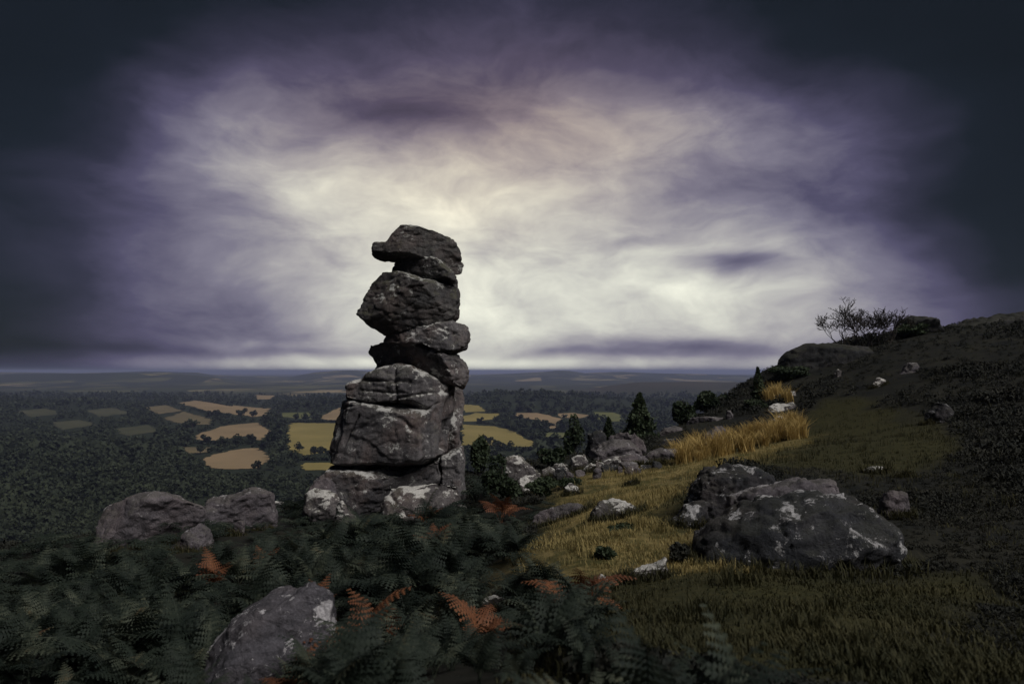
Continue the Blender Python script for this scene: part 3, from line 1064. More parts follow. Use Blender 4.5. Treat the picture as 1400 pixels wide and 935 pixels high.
block('slab', L(c1, [(526, 792), (545, 760), (640, 740), (760, 700), (850, 682), (930, 686), (1000, 706), (1024, 750), (1024, 792), (1000, 832), (930, 866), (860, 866), (760, 830), (640, 815), (530, 808)]),
      0.95, 4, M_STACK, planes=[(0.5, -1, 0.25, *c1(840, 780), 0.85)], rnd=0.03, amp=0.035, res=0.03)
block('slab', L(c1, [(408, 846), (430, 812), (530, 802), (650, 808), (750, 824), (860, 855), (960, 874), (1000, 915)]) + L(c2, [(1002, 66), (1022, 110), (1012, 182), (990, 214), (930, 196), (860, 172), (790, 132), (700, 92), (600, 92),
      (520, 108), (455, 114), (424, 50)]), 1.1, 5, M_STACK, planes=[(0.85, -1, 0.2, *c2(840, 60), 0.95)], rnd=0.025, amp=0.032, res=0.032)
block('shoulder_block', L(c2, [(326, 195), (360, 172), (412, 166), (440, 128), (520, 100), (620, 78), (700, 84), (790, 120), (860, 164), (905, 190), (915, 240), (885, 288), (800, 326), (640, 314), (500, 308), (400, 292), (332, 272)]),
      1.35, 6, M_STACK, planes=[(-0.35, -1, 0.12, *c2(600, 220), 1.2), (1.1, -1, 0.1, *c2(740, 220), 1.15)], rnd=0.02, amp=0.028, res=0.032, facets=1,
      grooves=[(*c2(430, 160), *c2(720, 170), .035, .10), (*c2(620, 95), *c2(640, 300), .03, .09), (*c2(440, 225), *c2(700, 235), .025, .06), (*c2(650, 260), *c2(860, 235), .03, .08)])
block('rear_block', L(c2, [(850, 185), (930, 192), (985, 215), (998, 300), (988, 420), (972, 462), (962, 560), (890, 592), (850, 560)]), 0.55, 7, M_STACK, d=D0 + 0.75,
      planes=[(0.6, -1, 0.05, *c2(930, 400), 0.45)], rnd=0.05, amp=0.03, res=0.035)
block('body_block', L(c2, [(282, 292), (400, 282), (640, 304), (800, 316), (885, 276), (935, 205), (930, 330), (906, 420), (888, 588), (790, 644), (640, 664), (540, 648), (400, 648), (236, 646), (232, 560), (260, 420)]),
      1.55, 8, M_STACK, planes=[(-0.30, -1, 0.05, *c2(560, 460), 1.35), (1.7, -1, 0.08, *c2(765, 460), 1.40), (-1, -0.5, 0.3, *c2(250, 460), 0.3)], rnd=0.015, amp=0.020, res=0.036, facets=0,
      grooves=[(*c2(430, 360), *c2(350, 520), .03, .09), (*c2(920, 250), *c2(890, 560), .05, .22), (*c2(300, 330), *c2(430, 300), .03, .06)],
      label='widest block with broad flat faces meeting at an upright corner')
block('base_block', L(c2, [(240, 660), (400, 652), (540, 656), (640, 676), (760, 648), (868, 606), (872, 690), (880, 770), (700, 860), (540, 900), (330, 890), (200, 850), (222, 735)]),
      1.5, 9, M_STACK, planes=[(-0.25, -1, 0.1, *c2(500, 760), 1.4)], rnd=0.03, amp=0.026, res=0.04, foot=0.3, facets=2)
block('base_block', L(c2, [(872, 606), (978, 562), (996, 640), (985, 720), (960, 800), (884, 790)]), 0.9, 10, M_STACK, d=D0 + 0.2, rnd=0.08, amp=0.035, res=0.03, foot=0.3)

block('core_block', L(c2, [(480, 60), (700, 60), (900, 150), (930, 260), (880, 560), (850, 700), (300, 720), (290, 560), (380, 240), (470, 140)]), 0.9, 11, M_STACK, d=D0 + 0.35, res=0.06)

# ---- boulders
G_B = 'weathered granite boulders on the hillside'
PROTECT = []       # (pixel outline, depth): low plants are not put in front of these


def boulder(name, cf, pts, label, mat=M_PALE, thick=None, seed=None, d=None, hide=0.0, prot=True, rnd=0.13, amp=0.05, cat='boulder', planes=(), taper=0.5, foot=None, raw=False, facets=4, chips=1.0):
    px = np.array(L(cf, pts))
    cx, by = px[:, 0].mean(), px[:, 1].max()
    wpx = np.ptp(px[:, 0])
    if d is None:
        d0 = hit(cx, by)[1]
        th = (thick or 0.36 * wpx / FPX * d0)
        d = d0 + th * 0.75
    else:
        th = thick or 0.36 * wpx / FPX * d
    seed = seed or (len(PROTECT) + 20 + len(label))
    ftv = 0.22 + hide if foot is None else foot
    # reach down to the ground where it stands
    zb = P(cx, by, d)[2]
    gz = min(Hs(P(cx, by, d)[0], d), Hs(P(cx, by, d)[0], d - th))
    ftv = max(ftv, zb - gz + 0.12)
    if raw: ftv = 0.0
    v, f, b = solid_from_outline(px, d, th, seed, rnd=rnd, amp=amp, foot=ftv, planes=planes, taper=taper, facets=facets, chips=chips)
    o = link(name, mesh_from(name, v, f, mat), None, b)
    tag(o, label, cat, G_B)
    if prot: PROTECT.append((px, d))
    return o


# around the foot of the stack
boulder('ledge_rock', c2, [(528, 880), (570, 792), (650, 785), (780, 772), (940, 752), (962, 690), (990, 652), (1036, 708), (1032, 752), (985, 790), (850, 820), (700, 840), (560, 860)],
        'pale lichen-crusted ledge curving round the foot of the rock stack', M_PALE, 0.5, 31, 18.9, rnd=0.04, amp=0.035, prot=False)
boulder('boulder', c2, [(72, 850), (100, 772), (150, 732), (218, 708), (250, 780), (300, 850), (280, 900), (90, 890)], 'brownish boulder wedged against the stack foot on its hedge-field side', M_MAUVE, 0.55, 32, 19.6)
boulder('boulder', c2, [(80, 840), (130, 795), (200, 788), (270, 820), (285, 860), (200, 890), (90, 880)], 'low pale boulder in front of the brownish one at the stack foot', M_PALE, 0.4, 33, 18.8, prot=False)
boulder('boulder', c2, [(250, 895), (290, 855), (350, 862), (384, 888), (360, 925), (280, 930)], 'small white-crusted stone below the base block of the stack', M_PALE, 0.25, 34, 18.2, prot=False)
# left brow
boulder('boulder', c6, [(395, 215), (440, 188), (500, 160), (595, 148), (660, 160), (720, 185), (772, 206), (720, 245), (560, 255), (430, 250)], 'long low mauve-grey boulder on the left brow of the hill', M_MAUVE, 0.9, 35, 16.5, amp=0.03)
boulder('boulder', c6, [(793, 178), (870, 160), (950, 122), (1000, 130), (1048, 146), (1020, 185), (960, 210), (850, 205), (806, 200)], 'grey boulder with white peaks between the mauve boulder and the stack', M_MAUVE, 0.8, 36, 18.5, amp=0.05)
boulder('boulder', c6, [(845, 218), (930, 205), (1000, 205), (1005, 235), (880, 240)], 'thin white-flecked slab below the white-peaked grey boulder', M_PALE, 0.3, 37, None)
boulder('boulder', c6, [(640, 370), (700, 310), (765, 258), (806, 288), (750, 332), (690, 372)], 'tilted grey slab leaning up out of the bracken below the mauve boulder', M_MAUVE, 0.35, 38, None, rnd=0.06)
boulder('boulder', c6, [(1028, 195), (1055, 180), (1086, 186), (1080, 210), (1040, 210)], 'small white stone in bracken left of the stack foot', M_PALE, None, 39, None)
boulder('boulder', c6, [(878, 290), (905, 258), (935, 256), (925, 305), (890, 315)], 'small dull grey stone half sunk in bracken under the thin slab', M_MAUVE, None, 40, None)
# foreground
boulder('boulder', c6, [(740, 850), (820, 715), (925, 600), (1030, 540), (1120, 520), (1215, 474), (1300, 512), (1250, 600), (1160, 690), (1080, 790), (900, 870)],
        'sloping dark boulder with white lichen flecks rising from rusty bracken', M_FLECK, 0.75, 41, 6.2, rnd=0.05, amp=0.035)
boulder('boulder', c7, [(470, 515), (540, 480), (630, 466), (648, 505), (560, 530)], 'low grey rock top breaking through the bracken', M_MAUVE, None, 42, None)
boulder('boulder', c7, [(690, 545), (725, 500), (770, 486), (812, 500), (826, 555), (750, 580)], 'small pinkish white-spotted rock in the bracken', M_PALE, None, 43, None)
boulder('boulder', c8, [(150, 405), (200, 392), (250, 384), (296, 362), (285, 405), (240, 420), (180, 418)], 'narrow pale rock lying at the turf edge beside the big dark boulder', M_PALE, None, 44, 7.6, rnd=0.08)
boulder('stone', c8, [(78, 424), (95, 410), (114, 424), (100, 434)], 'little white stone at the turf edge', M_PALE, None, 45, 7.2, cat='stone')
# right foreground group
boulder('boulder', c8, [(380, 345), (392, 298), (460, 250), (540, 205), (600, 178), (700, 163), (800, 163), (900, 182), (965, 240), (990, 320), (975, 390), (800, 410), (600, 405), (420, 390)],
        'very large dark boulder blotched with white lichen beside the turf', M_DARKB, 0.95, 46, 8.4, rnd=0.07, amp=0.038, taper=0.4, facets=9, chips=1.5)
boulder('boulder', c8, [(366, 185), (384, 140), (425, 96), (490, 82), (560, 90), (615, 106), (625, 150), (520, 195), (420, 200)], 'rounded mossy boulder with a white lichen end behind the very large dark boulder', M_DARKB, 0.7, 47, 11.0)
boulder('boulder', c8, [(488, 178), (530, 146), (640, 124), (800, 113), (825, 130), (780, 175), (600, 195), (510, 195)], 'long brown-mauve slab between the mossy boulder and the very large one', M_MAUVE, 0.5, 48, 9.9)
boulder('boulder', c8, [(290, 255), (350, 205), (380, 190), (440, 186), (525, 200), (515, 240), (420, 270), (310, 272)], 'low dark boulder with a white crusted top at the path edge', M_DARKB, 0.5, 49, None)
boulder('boulder', c8, [(955, 190), (985, 153), (1035, 165), (1045, 200), (990, 205)], 'dull pale stone uphill of the very large dark boulder', M_MAUVE, None, 50, 10.5)
boulder('stone', c8, [(905, 100), (930, 80), (965, 84), (975, 105)], 'small pale stone on the dark slope above the very large boulder', M_PALE, None, 51, None, cat='stone')
boulder('stone', c8, [(1005, 108), (1025, 95), (1045, 106), (1035, 118)], 'tiny grey stone on the dark slope above the very large boulder', M_MAUVE, None, 52, None, cat='stone')
# on the turf
boulder('boulder', c8, [(62, 232), (88, 192), (130, 183), (190, 194), (210, 206), (165, 240), (100, 244)], 'flat-topped white-crusted boulder alone on the golden turf', M_PALE, None, 53, None)
boulder('boulder', c7, [(915, 182), (960, 152), (1010, 138), (1085, 138), (1135, 156), (1065, 195), (950, 197)], 'low greyish boulder at the bracken edge of the turf', M_MAUVE, None, 54, None)
boulder('stone', c3, [(595, 553), (605, 540), (622, 534), (638, 548), (625, 558)], 'small brown stone in the middle of the turf', M_MAUVE, None, 55, None, cat='stone')
# rock clitter between stack and golden grass
boulder('boulder', c3, [(82, 470), (92, 445), (120, 430), (165, 438), (200, 478), (242, 508), (200, 520), (130, 518), (90, 500)], 'pale ribbed boulder sloping down beside the dark holly bush', M_PALE, 0.5, 56, 21.5)
boulder('boulder', c3, [(245, 495), (275, 477), (300, 490), (298, 518), (255, 522)], 'small pale stone touching the ribbed boulder', M_PALE, None, 57, 21.6)
boulder('boulder', c3, [(282, 490), (300, 468), (335, 464), (358, 488), (340, 505), (298, 508)], 'rounded pale grey stone next along from the ribbed boulder', M_PALE, None, 58, 21.8)
boulder('boulder', c3, [(436, 440), (450, 408), (480, 385), (540, 358), (600, 368), (645, 395), (660, 415), (600, 440), (500, 470), (450, 470)], 'big grey lichened boulder at the heart of the clitter', M_MAUVE, 0.7, 59, 24.5)
boulder('boulder', c3, [(525, 360), (560, 342), (600, 336), (615, 350), (630, 332), (665, 370), (680, 405), (650, 425), (560, 400)], 'pointed mauve boulder leaning behind the big clitter boulder', M_MAUVE, 0.5, 60, 25.6, rnd=0.08)
boulder('boulder', c3, [(436, 345), (470, 332), (495, 330), (512, 355), (490, 400), (440, 400)], 'dark upright rock behind the big clitter boulder', M_DARKB, 0.35, 61, 26.3)
boulder('boulder', c3, [(492, 460), (540, 436), (610, 425), (690, 424), (700, 470), (600, 485), (510, 480)], 'long flat grey slab lying before the big clitter boulder', M_MAUVE, 0.5, 62, 22.8, rnd=0.08)
boulder('boulder', c3, [(672, 440), (690, 418), (740, 402), (790, 402), (825, 408), (820, 450), (790, 475), (700, 480)], 'grey boulder where the clitter meets the golden grass', M_MAUVE, 0.55, 63, 23.2)
boulder('boulder', c3, [(368, 445), (395, 432), (425, 432), (440, 460), (430, 500), (380, 495)], 'broken grey rock at the low end of the clitter', M_PALE, None, 64, 23.0)
boulder('boulder', c3, [(418, 488), (450, 470), (485, 470), (508, 490), (470, 502), (430, 502)], 'flat white stone on the turf below the clitter', M_PALE, None, 65, 21.6)
boulder('boulder', c3, [(548, 482), (580, 466), (615, 468), (634, 484), (600, 496), (560, 496)], 'domed pale stone under the long grey slab', M_PALE, None, 66, 21.4)
boulder('boulder', c3, [(656, 480), (680, 455), (712, 453), (744, 480), (720, 497), (670, 498)], 'domed dark stone with pale rim below the grass-side grey boulder', M_DARKB, None, 67, 21.2)
boulder('boulder', c3, [(148, 530), (170, 514), (215, 514), (244, 528), (200, 540)], 'flat pale slab on the turf below the ribbed boulder', M_PALE, None, 68, 19.8)
boulder('boulder', c3, [(340, 565), (360, 548), (385, 548), (400, 565), (370, 578)], 'low pale rock poking from the shrubs by the turf', M_PALE, None, 69, 17.6)
boulder('boulder', c3, [(878, 392), (915, 345), (965, 312), (1000, 308), (1020, 325), (1000, 360), (950, 400)], 'sloping lichened boulder behind the golden grass', M_MAUVE, 0.5, 70, 26.6)
boulder('boulder', c3, [(728, 340), (755, 318), (800, 308), (835, 318), (820, 345), (760, 360)], 'dark slab between the conifer and the hawthorns', M_MAUVE, 0.5, 71, 31.0)
boulder('boulder', c3, [(850, 295), (875, 274), (930, 268), (1000, 272), (1010, 300), (960, 325), (870, 325)], 'broad dull slab under the hawthorns', M_MAUVE, 0.7, 72, 32.0)
boulder('boulder', c3, [(722, 398), (760, 372), (810, 360), (845, 370), (835, 405), (760, 415)], 'dark flat rock above the grass-side grey boulder', M_DARKB, 0.5, 73, 27.5)
boulder('boulder', c3, [(1172, 250), (1190, 228), (1240, 216), (1292, 214), (1310, 240), (1250, 262), (1190, 262)], 'white-topped slab on the slope below the right-hand tor', M_PALE, 0.5, 74, 31.0)
boulder('boulder', c3, [(1202, 285), (1230, 268), (1275, 272), (1300, 290), (1250, 305), (1215, 300)], 'white-streaked stone above the tall golden grass', M_PALE, 0.35, 75, 29.0)
boulder('boulder', c3, [(1270, 320), (1290, 300), (1330, 295), (1345, 315), (1310, 335)], 'pinkish stone at the uphill end of the golden grass', M_MAUVE, 0.35, 76, 27.5)
boulder('boulder', c3, [(1008, 300), (1014, 250), (1030, 244), (1042, 262), (1040, 310)], 'small upright grey stone below the sapling', M_MAUVE, 0.2, 77, 31.5, rnd=0.08)
# broken stones strewn through the clitter
rs_ = np.random.default_rng(77)
for i in range(22):
    px0 = rs_.uniform(745, 900)
    py0 = np.interp(px0, [745, 800, 860, 900], [650, 640, 636, 628]) + rs_.uniform(-10, 8)
    w_, h_ = rs_.uniform(5, 15), rs_.uniform(4, 9)
    ang = np.sort(rs_.uniform(0, 2 * math.pi, 8))
    q_ = [(px0 + w_ * math.cos(t_) * rs_.uniform(.75, 1.1), py0 - h_ * math.sin(t_) * rs_.uniform(.75, 1.1)) for t_ in ang]
    boulder('stone', lambda u, v: (u, v), q_, 'small broken granite stone strewn between the stack and the golden grass', [M_PALE, M_MAUVE, M_DARKB][i % 3], None, 300 + i, None, cat='stone', prot=False, rnd=0.08)
    bpy.context.scene.collection.objects[-1]['group'] = 'small broken stones of the clitter'
# tor on the right skyline
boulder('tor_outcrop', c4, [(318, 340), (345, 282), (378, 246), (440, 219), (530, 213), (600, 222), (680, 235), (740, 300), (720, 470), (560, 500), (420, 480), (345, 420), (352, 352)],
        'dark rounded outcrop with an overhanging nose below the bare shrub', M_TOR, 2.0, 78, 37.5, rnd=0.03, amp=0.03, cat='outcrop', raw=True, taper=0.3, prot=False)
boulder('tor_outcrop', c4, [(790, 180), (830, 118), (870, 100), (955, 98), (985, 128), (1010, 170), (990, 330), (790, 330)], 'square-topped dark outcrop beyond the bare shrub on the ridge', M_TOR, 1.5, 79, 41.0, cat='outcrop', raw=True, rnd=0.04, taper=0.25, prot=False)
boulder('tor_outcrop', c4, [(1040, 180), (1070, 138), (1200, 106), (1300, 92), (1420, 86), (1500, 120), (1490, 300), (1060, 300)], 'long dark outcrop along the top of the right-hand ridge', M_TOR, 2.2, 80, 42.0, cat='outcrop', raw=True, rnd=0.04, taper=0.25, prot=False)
boulder('stone', c4, [(562, 345), (575, 326), (592, 332), (590, 350)], 'small pale stone caught under the rounded outcrop', M_PALE, None, 81, 34.0, cat='stone')
boulder('boulder', c4, [(722, 392), (745, 362), (778, 368), (785, 392), (750, 402)], 'white-crusted stone on the heather slope below the ridge', M_PALE, None, 82, 30.0)
boulder('boulder', c4, [(795, 388), (840, 345), (880, 300), (912, 295), (915, 345), (870, 392)], 'dull grey slab leaning on the heather slope below the ridge', M_MAUVE, 0.5, 83, 31.0, rnd=0.08)
boulder('boulder', c4, [(940, 610), (960, 510), (1010, 468), (1050, 490), (1060, 600), (1000, 640)], 'tall dull grey boulder on the heather slope', M_DARKB, 0.6, 84, 22.0)
boulder('boulder', c4, [(360, 440), (375, 422), (398, 418), (396, 442), (370, 450)], 'little pale rock beside the sapling', M_PALE, None, 85, 33.0)


# ------------------------------------------------------------------ bracken
def frond_mesh(seed, mat, lobes=5, pairs=12, name='frond'):
    """an arching bipinnate bracken frond, unit length, growing along +x from the origin"""
    r = np.random.default_rng(seed)
    bend = r.uniform(0.30, 0.75)

    def axis(t): return np.array([0.22 * t + 0.55 * t ** 2.0, 0.05 * math.sin(3 * t + seed), 1.0 * t - bend * t ** 2.4])
    V, F = [], []
    pts = [axis(t) for t in np.linspace(0, 0.96, 6)]
    tv, tf = make_tube(pts, np.linspace(0.010, 0.003, 6), 3)
    V.extend(tv)
    for q in tf:
        F.append((q[0], q[1], q[2]))
        F.append((q[0], q[2], q[3]))
    for i in range(pairs):
        t = 0.34 + 0.64 * (i / (pairs - 1)) ** 0.9
        a = axis(t)
        tan = axis(min(t + 0.02, 1)) - axis(t - 0.02)
        tan /= np.linalg.norm(tan)
        ln = (0.29 * (1 - (t - 0.34) / 0.66) ** 0.85 + 0.02) * r.uniform(0.85, 1.1)
        for sgn in (-1, 1):
            side = np.array([-tan[1], tan[0], 0.0]) * sgn
            side = side / np.linalg.norm(side)
            dr = side * 0.9 + tan * 0.42 + np.array([0, 0, r.uniform(-0.22, 0.08)])
            dr /= np.linalg.norm(dr)
            fw = np.cross(dr, np.cross(tan, dr))
            fw = tan - dr * (tan @ dr)
            fw /= np.linalg.norm(fw)
            wv_ = 0.062 * (ln / 0.36) ** 0.6
            for k in range(lobes):
                u0, u1 = k / lobes, (k + 1) / lobes
                um = (u0 + u1) / 2 + 0.12 / lobes
                dz0 = np.array([0, 0, -0.25 * ln * u0 * u0])
                dz1 = np.array([0, 0, -0.25 * ln * u1 * u1])
                ww = wv_ * (1 - u0) ** 0.7 + 0.006
                p0, p1 = a + dr * ln * u0 + dz0, a + dr * ln * u1 + dz1
                for s2_ in (-1, 1):
                    b = len(V)
                    V.extend([p0, p1, a + dr * ln * um + fw * ww * s2_ + (dz0 + dz1) / 2 + np.array([0, 0, -0.25 * ww])])
                    F.append((b, b + 1, b + 2) if s2_ > 0 else (b, b + 2, b + 1))
    return np.array(V), np.array(F)


FR_HI = [frond_mesh(k, None, 5, 12) for k in range(4)]
FR_LO = [frond_mesh(40 + k, None, 3, 7) for k in range(3)]
ME_G = [mesh_from('frond', v, f, M_BRACK, False) for v, f in FR_HI]
ME_R = [mesh_from('frond', v, f, M_RUST, False) for v, f in FR_HI[:2]]


def bracken_plant(pos, s, label, group, meshes, rr, nf=None):
    root = empty('bracken_plant', pos)
    tag(root, label, 'bracken', group)
    n = nf or rr.integers(5, 8)
    a0 = rr.uniform(0, 6.28)
    for k in range(n):
        o = link('frond', meshes[rr.integers(0, len(meshes))], root)
        o.rotation_euler = (rr.uniform(-.3, .3), rr.uniform(-0.75, 0.2), a0 + 6.28 * k / n + rr.uniform(-.4, .4))
        q = s * rr.uniform(0.75, 1.15)
        o.scale = (q, q, q)


def allowed(x, y, z, hgt, clear=2.0):
    ok = np.ones(x.shape, bool)
    for k in (0.25, 0.6, 0.95):
        u, v = project(x, y, z + hgt * k)
        for px, d in PROTECT:
            w_ = np.clip(hgt * 0.35 / np.maximum(y, 1) * FPX, 2, 60)
            ok &= ~((poly_sdf(px, u, v) < w_ * 0.25) & (y < d + 0.2))
    return ok


def bracken_zone(x, y):
    """thicket: left of the turf, from the camera down to the brow"""
    s_ = poly_sdf(turf_w, x, y)
    a = 700 + FPX * x / np.maximum(y, 0.5)
    brow = y < np.interp(x, BX, BY) - 0.3
    m_ = brow & (s_ > 0.25) & (a < 1010 - 8 * y) & ~((y > 19.2) & (a > 430) & (a < 650))
    m_ &= ~((a > 690) & (y > 17.5))
    return m_


rr = np.random.default_rng(21)
N = 7400
cy_ = np.exp(rr.uniform(math.log(2.3), math.log(24), N))
cx_ = (rr.uniform(-80, 1000, N) - 700) / FPX * cy_
cz_ = H(cx_, cy_)
ch_ = np.clip(0.36 + 1.0 * n2d(cx_, cy_, 1.1, 3, 7.0), 0.12, 0.78) * np.clip(cy_ / 7.0, 0.66, 1.0)
ca_ = 700 + FPX * cx_ / cy_
ch_ = ch_ + 0.26 * np.clip((cy_ - 13.5) / 2.5, 0, 1) * np.clip((ca_ - 400) / 40, 0, 1) * np.clip((680 - ca_) / 40, 0, 1)
ok = bracken_zone(cx_, cy_) & allowed(cx_, cy_, cz_, ch_)
cx_, cy_, cz_, ch_ = cx_[ok], cy_[ok], cz_[ok], ch_[ok]
# thin to a natural spacing
keep, grid = [], {}
for i in range(len(cx_)):
    sp_ = 0.29
    key = (int(cx_[i] / sp_), int(cy_[i] / sp_))
    if key in grid: continue
    grid[key] = 1
    keep.append(i)
keep = np.array(keep)
cx_, cy_, cz_, ch_ = cx_[keep], cy_[keep], cz_[keep], ch_[keep]
order = np.argsort(cy_ / ch_)
solo, rest = order[:280], order[280:]
MARKS = [((-2.2, 6.2), 1.5, 'beside the sloping dark flecked boulder'), (P(660, 830, 7.2)[:2], 0.9, 'close round the small pinkish rock'), (P(600, 815, 7.8)[:2], 0.9, 'round the low grey rock top'),
         (P(545, 700, 18.5)[:2], 3.2, 'at the foot of the rock stack'), (P(205, 700, 16.0)[:2], 3.0, 'below the long mauve-grey boulder')]
for i in solo:
    where = 'in the open middle of the thicket'
    if poly_sdf(turf_w, np.array([cx_[i]]), np.array([cy_[i]]))[0] < 0.9: where = 'along the edge of the turf'
    for c_, rad_, w_ in MARKS:
        if math.hypot(cx_[i] - c_[0], cy_[i] - c_[1]) < rad_: where = w_
    bracken_plant((cx_[i], cy_[i], cz_[i]), ch_[i] * 1.12, 'green bracken plant ' + where, 'green bracken plants ' + where, ME_G, rr)
v_parts = []
tpl = []
for k in range(5):
    ps = []
    n = 6
    for j in range(n):
        v, f = FR_LO[rr.integers(0, 3)]
        th = 6.28 * j / n + rr.uniform(-.4, .4)
        c_, s_ = math.cos(th), math.sin(th)
        q = rr.uniform(0.8, 1.15)
        ps.append((np.stack([(v[:, 0] * c_ - v[:, 1] * s_) * q, (v[:, 0] * s_ + v[:, 1] * c_) * q, v[:, 2] * q], 1), f))
    tpl.append(merge(ps))
v, f = scatter_merge(tpl, np.stack([cx_[rest], cy_[rest], cz_[rest]], 1), ch_[rest] * 1.15, rr.uniform(0, 6.28, len(rest)), 9)
tag(link('bracken_thicket', mesh_from('bracken_thicket', v, f, M_BRACK, False)), 'dense dark bracken covering the slope down to the stack', 'bracken', kind='stuff')

# rusty and yellowed plants that stand out
RUST = [(515, 800, 6.6, .55, 'rusty bracken plant at the top end of the sloping dark boulder'), (485, 815, 6.2, .5, 'rusty bracken plant crowding the sloping dark boulder'),
        (405, 905, 4.6, .27, 'rusty bracken plant below the sloping dark boulder'), (595, 722, 14.5, .6, 'yellow-orange bracken plant in the middle of the thicket'),
        (685, 688, 16.4, .55, 'orange bracken plant at the foot of the dark holly bush'), (585, 680, 17.8, .5, 'reddish bracken plant against the pale ledge'),
        (292, 748, 12.0, .5, 'rusty bracken plant near the tilted grey slab'), (440, 785, 8.5, .4, 'small rusty bracken plant above the sloping dark boulder'),
        (365, 735, 13.0, .5, 'rusty brown bracken plant below the white-peaked boulder'), (655, 830, 6.4, .38, 'reddish bracken plant beside the pinkish rock'),
        (790, 825, 6.4, .4, 'brown bracken plant beside the turf edge stones')]
for px, py, d, s, lab in RUST:
    p = P(px, py, d)
    bracken_plant((p[0], p[1], Hs(p[0], p[1])), s * 1.5, lab, 'rusty bracken plants', ME_R, rr, 5)


# ------------------------------------------------------------------ turf blades, heather, golden grass
def blade_tufts(x, y, z, hgt, seed, per=5, width=0.010, spread=0.05):
    r = np.random.default_rng(seed)
    n = len(x) * per
    X, Y, Z, Hh = [np.repeat(q, per) for q in (x, y, z, hgt)]
    X = X + r.normal(0, spread, n)
    Y = Y + r.normal(0, spread, n)
    th = r.uniform(0, 6.28, n)
    ln = Hh * r.uniform(0.6, 1.25, n)
    le = ln * r.uniform(0.15, 0.75, n)
    wd = width * r.uniform(0.7, 1.4, n)
    ca, sa = np.cos(th), np.sin(th)
    b = np.stack([X, Y, Z], 1)
    wx = np.stack([-sa, ca, 0 * ca], 1) * wd[:, None]
    mid = b + np.stack([ca * le * 0.3, sa * le * 0.3, ln * 0.6], 1)
    tip = b + np.stack([ca * le, sa * le, ln * 0.95], 1)
    v = np.stack([b - wx, b + wx, mid + wx * 0.7, mid - wx * 0.7, tip + wx * 0.1, tip - wx * 0.1], 1).reshape(-1, 3)
    o = (np.arange(n) * 6)[:, None]
    f = np.concatenate([o + np.array([[0, 1, 2, 3]]), o + np.array([[3, 2, 4, 5]])])
    return v, f


r = np.random.default_rng(31)
n = 60000
y = np.exp(r.uniform(math.log(3.2), math.log(34), n))
x = (r.uniform(700, 1420, n) - 700) / FPX * y
gm, tm = gold_mask(x, y), turf_mask(x, y)
pr_ = np.clip(gm * 1.0 + tm * 0.25 + 0.16, 0, 1) * np.clip(0.65 + 1.6 * n2d(x, y, 0.9, 2, 3.3), 0.06, 1)
k = (r.uniform(0, 1, n) < pr_)
x, y, gm = x[k], y[k], gm[k]
z = H(x, y) - 0.01
hg = (0.03 + 0.05 * np.clip(0.5 + 1.6 * n2d(x, y, 1.3, 2, 2.2), 0, 1) + 0.16 * np.clip(3.2 * n2d(x, y, 0.55, 2, 8.8) - 0.75, 0, 1)) * np.clip(y / 9, 0.8, 1.6)
gl = gm > 0.35
v, f = blade_tufts(x[gl], y[gl], z[gl], hg[gl], 5, 4, 0.0055, 0.05)
tag(link('turf_grass', mesh_from('turf_grass', v, f, M_TURFB, False)), 'short dry golden grass blades on the turf', 'grass', kind='stuff')
M_OLIVE = leaf_material('olive_blades', (0.018, 0.021, 0.009), (0.064, 0.057, 0.024), 0.8, 0.2)  # olive lowered in colour to carry the dimness of the right and lower edges
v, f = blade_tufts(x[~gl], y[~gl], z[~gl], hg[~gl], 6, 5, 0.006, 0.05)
tag(link('slope_grass', mesh_from('slope_grass', v, f, M_OLIVE, False)), 'dull olive grass on the right-hand slope', 'grass', kind='stuff')

# grass growing up against the foot of the boulders
fx, fy = [], []
for px_, d_ in PROTECT:
    if d_ > 30: continue
    lo_, hi_ = P(px_[:, 0].min(), 600, d_)[0], P(px_[:, 0].max(), 600, d_)[0]
    cxm, hw = (lo_ + hi_) / 2, (hi_ - lo_) / 2
    m_ = int(90 * (0.6 + hw))
    th_ = r.uniform(math.pi, 2 * math.pi, m_)
    k_ = r.uniform(0.92, 1.2, m_)
    fx.append(cxm + np.cos(th_) * hw * k_)
    fy.append(d_ + np.sin(th_) * min(0.40 * 2 * hw, 0.98) * k_)
fx, fy = np.concatenate(fx), np.concatenate(fy)
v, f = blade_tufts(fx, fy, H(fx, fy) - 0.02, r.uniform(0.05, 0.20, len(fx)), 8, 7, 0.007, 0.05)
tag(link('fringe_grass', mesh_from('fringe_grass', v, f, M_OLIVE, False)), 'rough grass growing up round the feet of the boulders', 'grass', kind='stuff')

# heather and low gorse over the dark slopes
n = 24000
y = np.exp(r.uniform(math.log(3.0), math.log(62), n))
x = (r.uniform(-150, 1560, n) - 700) / FPX * y
z = H(x, y)
bz = bracken_zone(x, y)
k = ~bz & (turf_mask(x, y) < 0.25) & (gold_mask(x, y) < 0.15) & (y < np.interp(x, BX, BY) + 14)
x, y, z = x[k], y[k], z[k]
s = np.clip(0.22 + 0.4 * n2d(x, y, 3.0, 2, 5.0), 0.10, 0.5) * np.clip(y / 14, 0.55, 1.35)
k = allowed(x, y, z, s)
x, y, z, s = x[k], y[k], z[k], s[k]
tm = []
for q in range(5):
    p = crown_points(46, 0.85, 0.40, 800 + q, 7, 0.6)
    tm.append(leaf_quads(p, 0.145, -0.4, 820 + q, 0.42, True))
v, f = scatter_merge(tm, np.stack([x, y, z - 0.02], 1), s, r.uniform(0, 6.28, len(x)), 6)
tag(link('heather', mesh_from('heather', v, f, M_HEATH, False)), 'dark heather and low gorse covering the slopes', 'heather', kind='stuff')

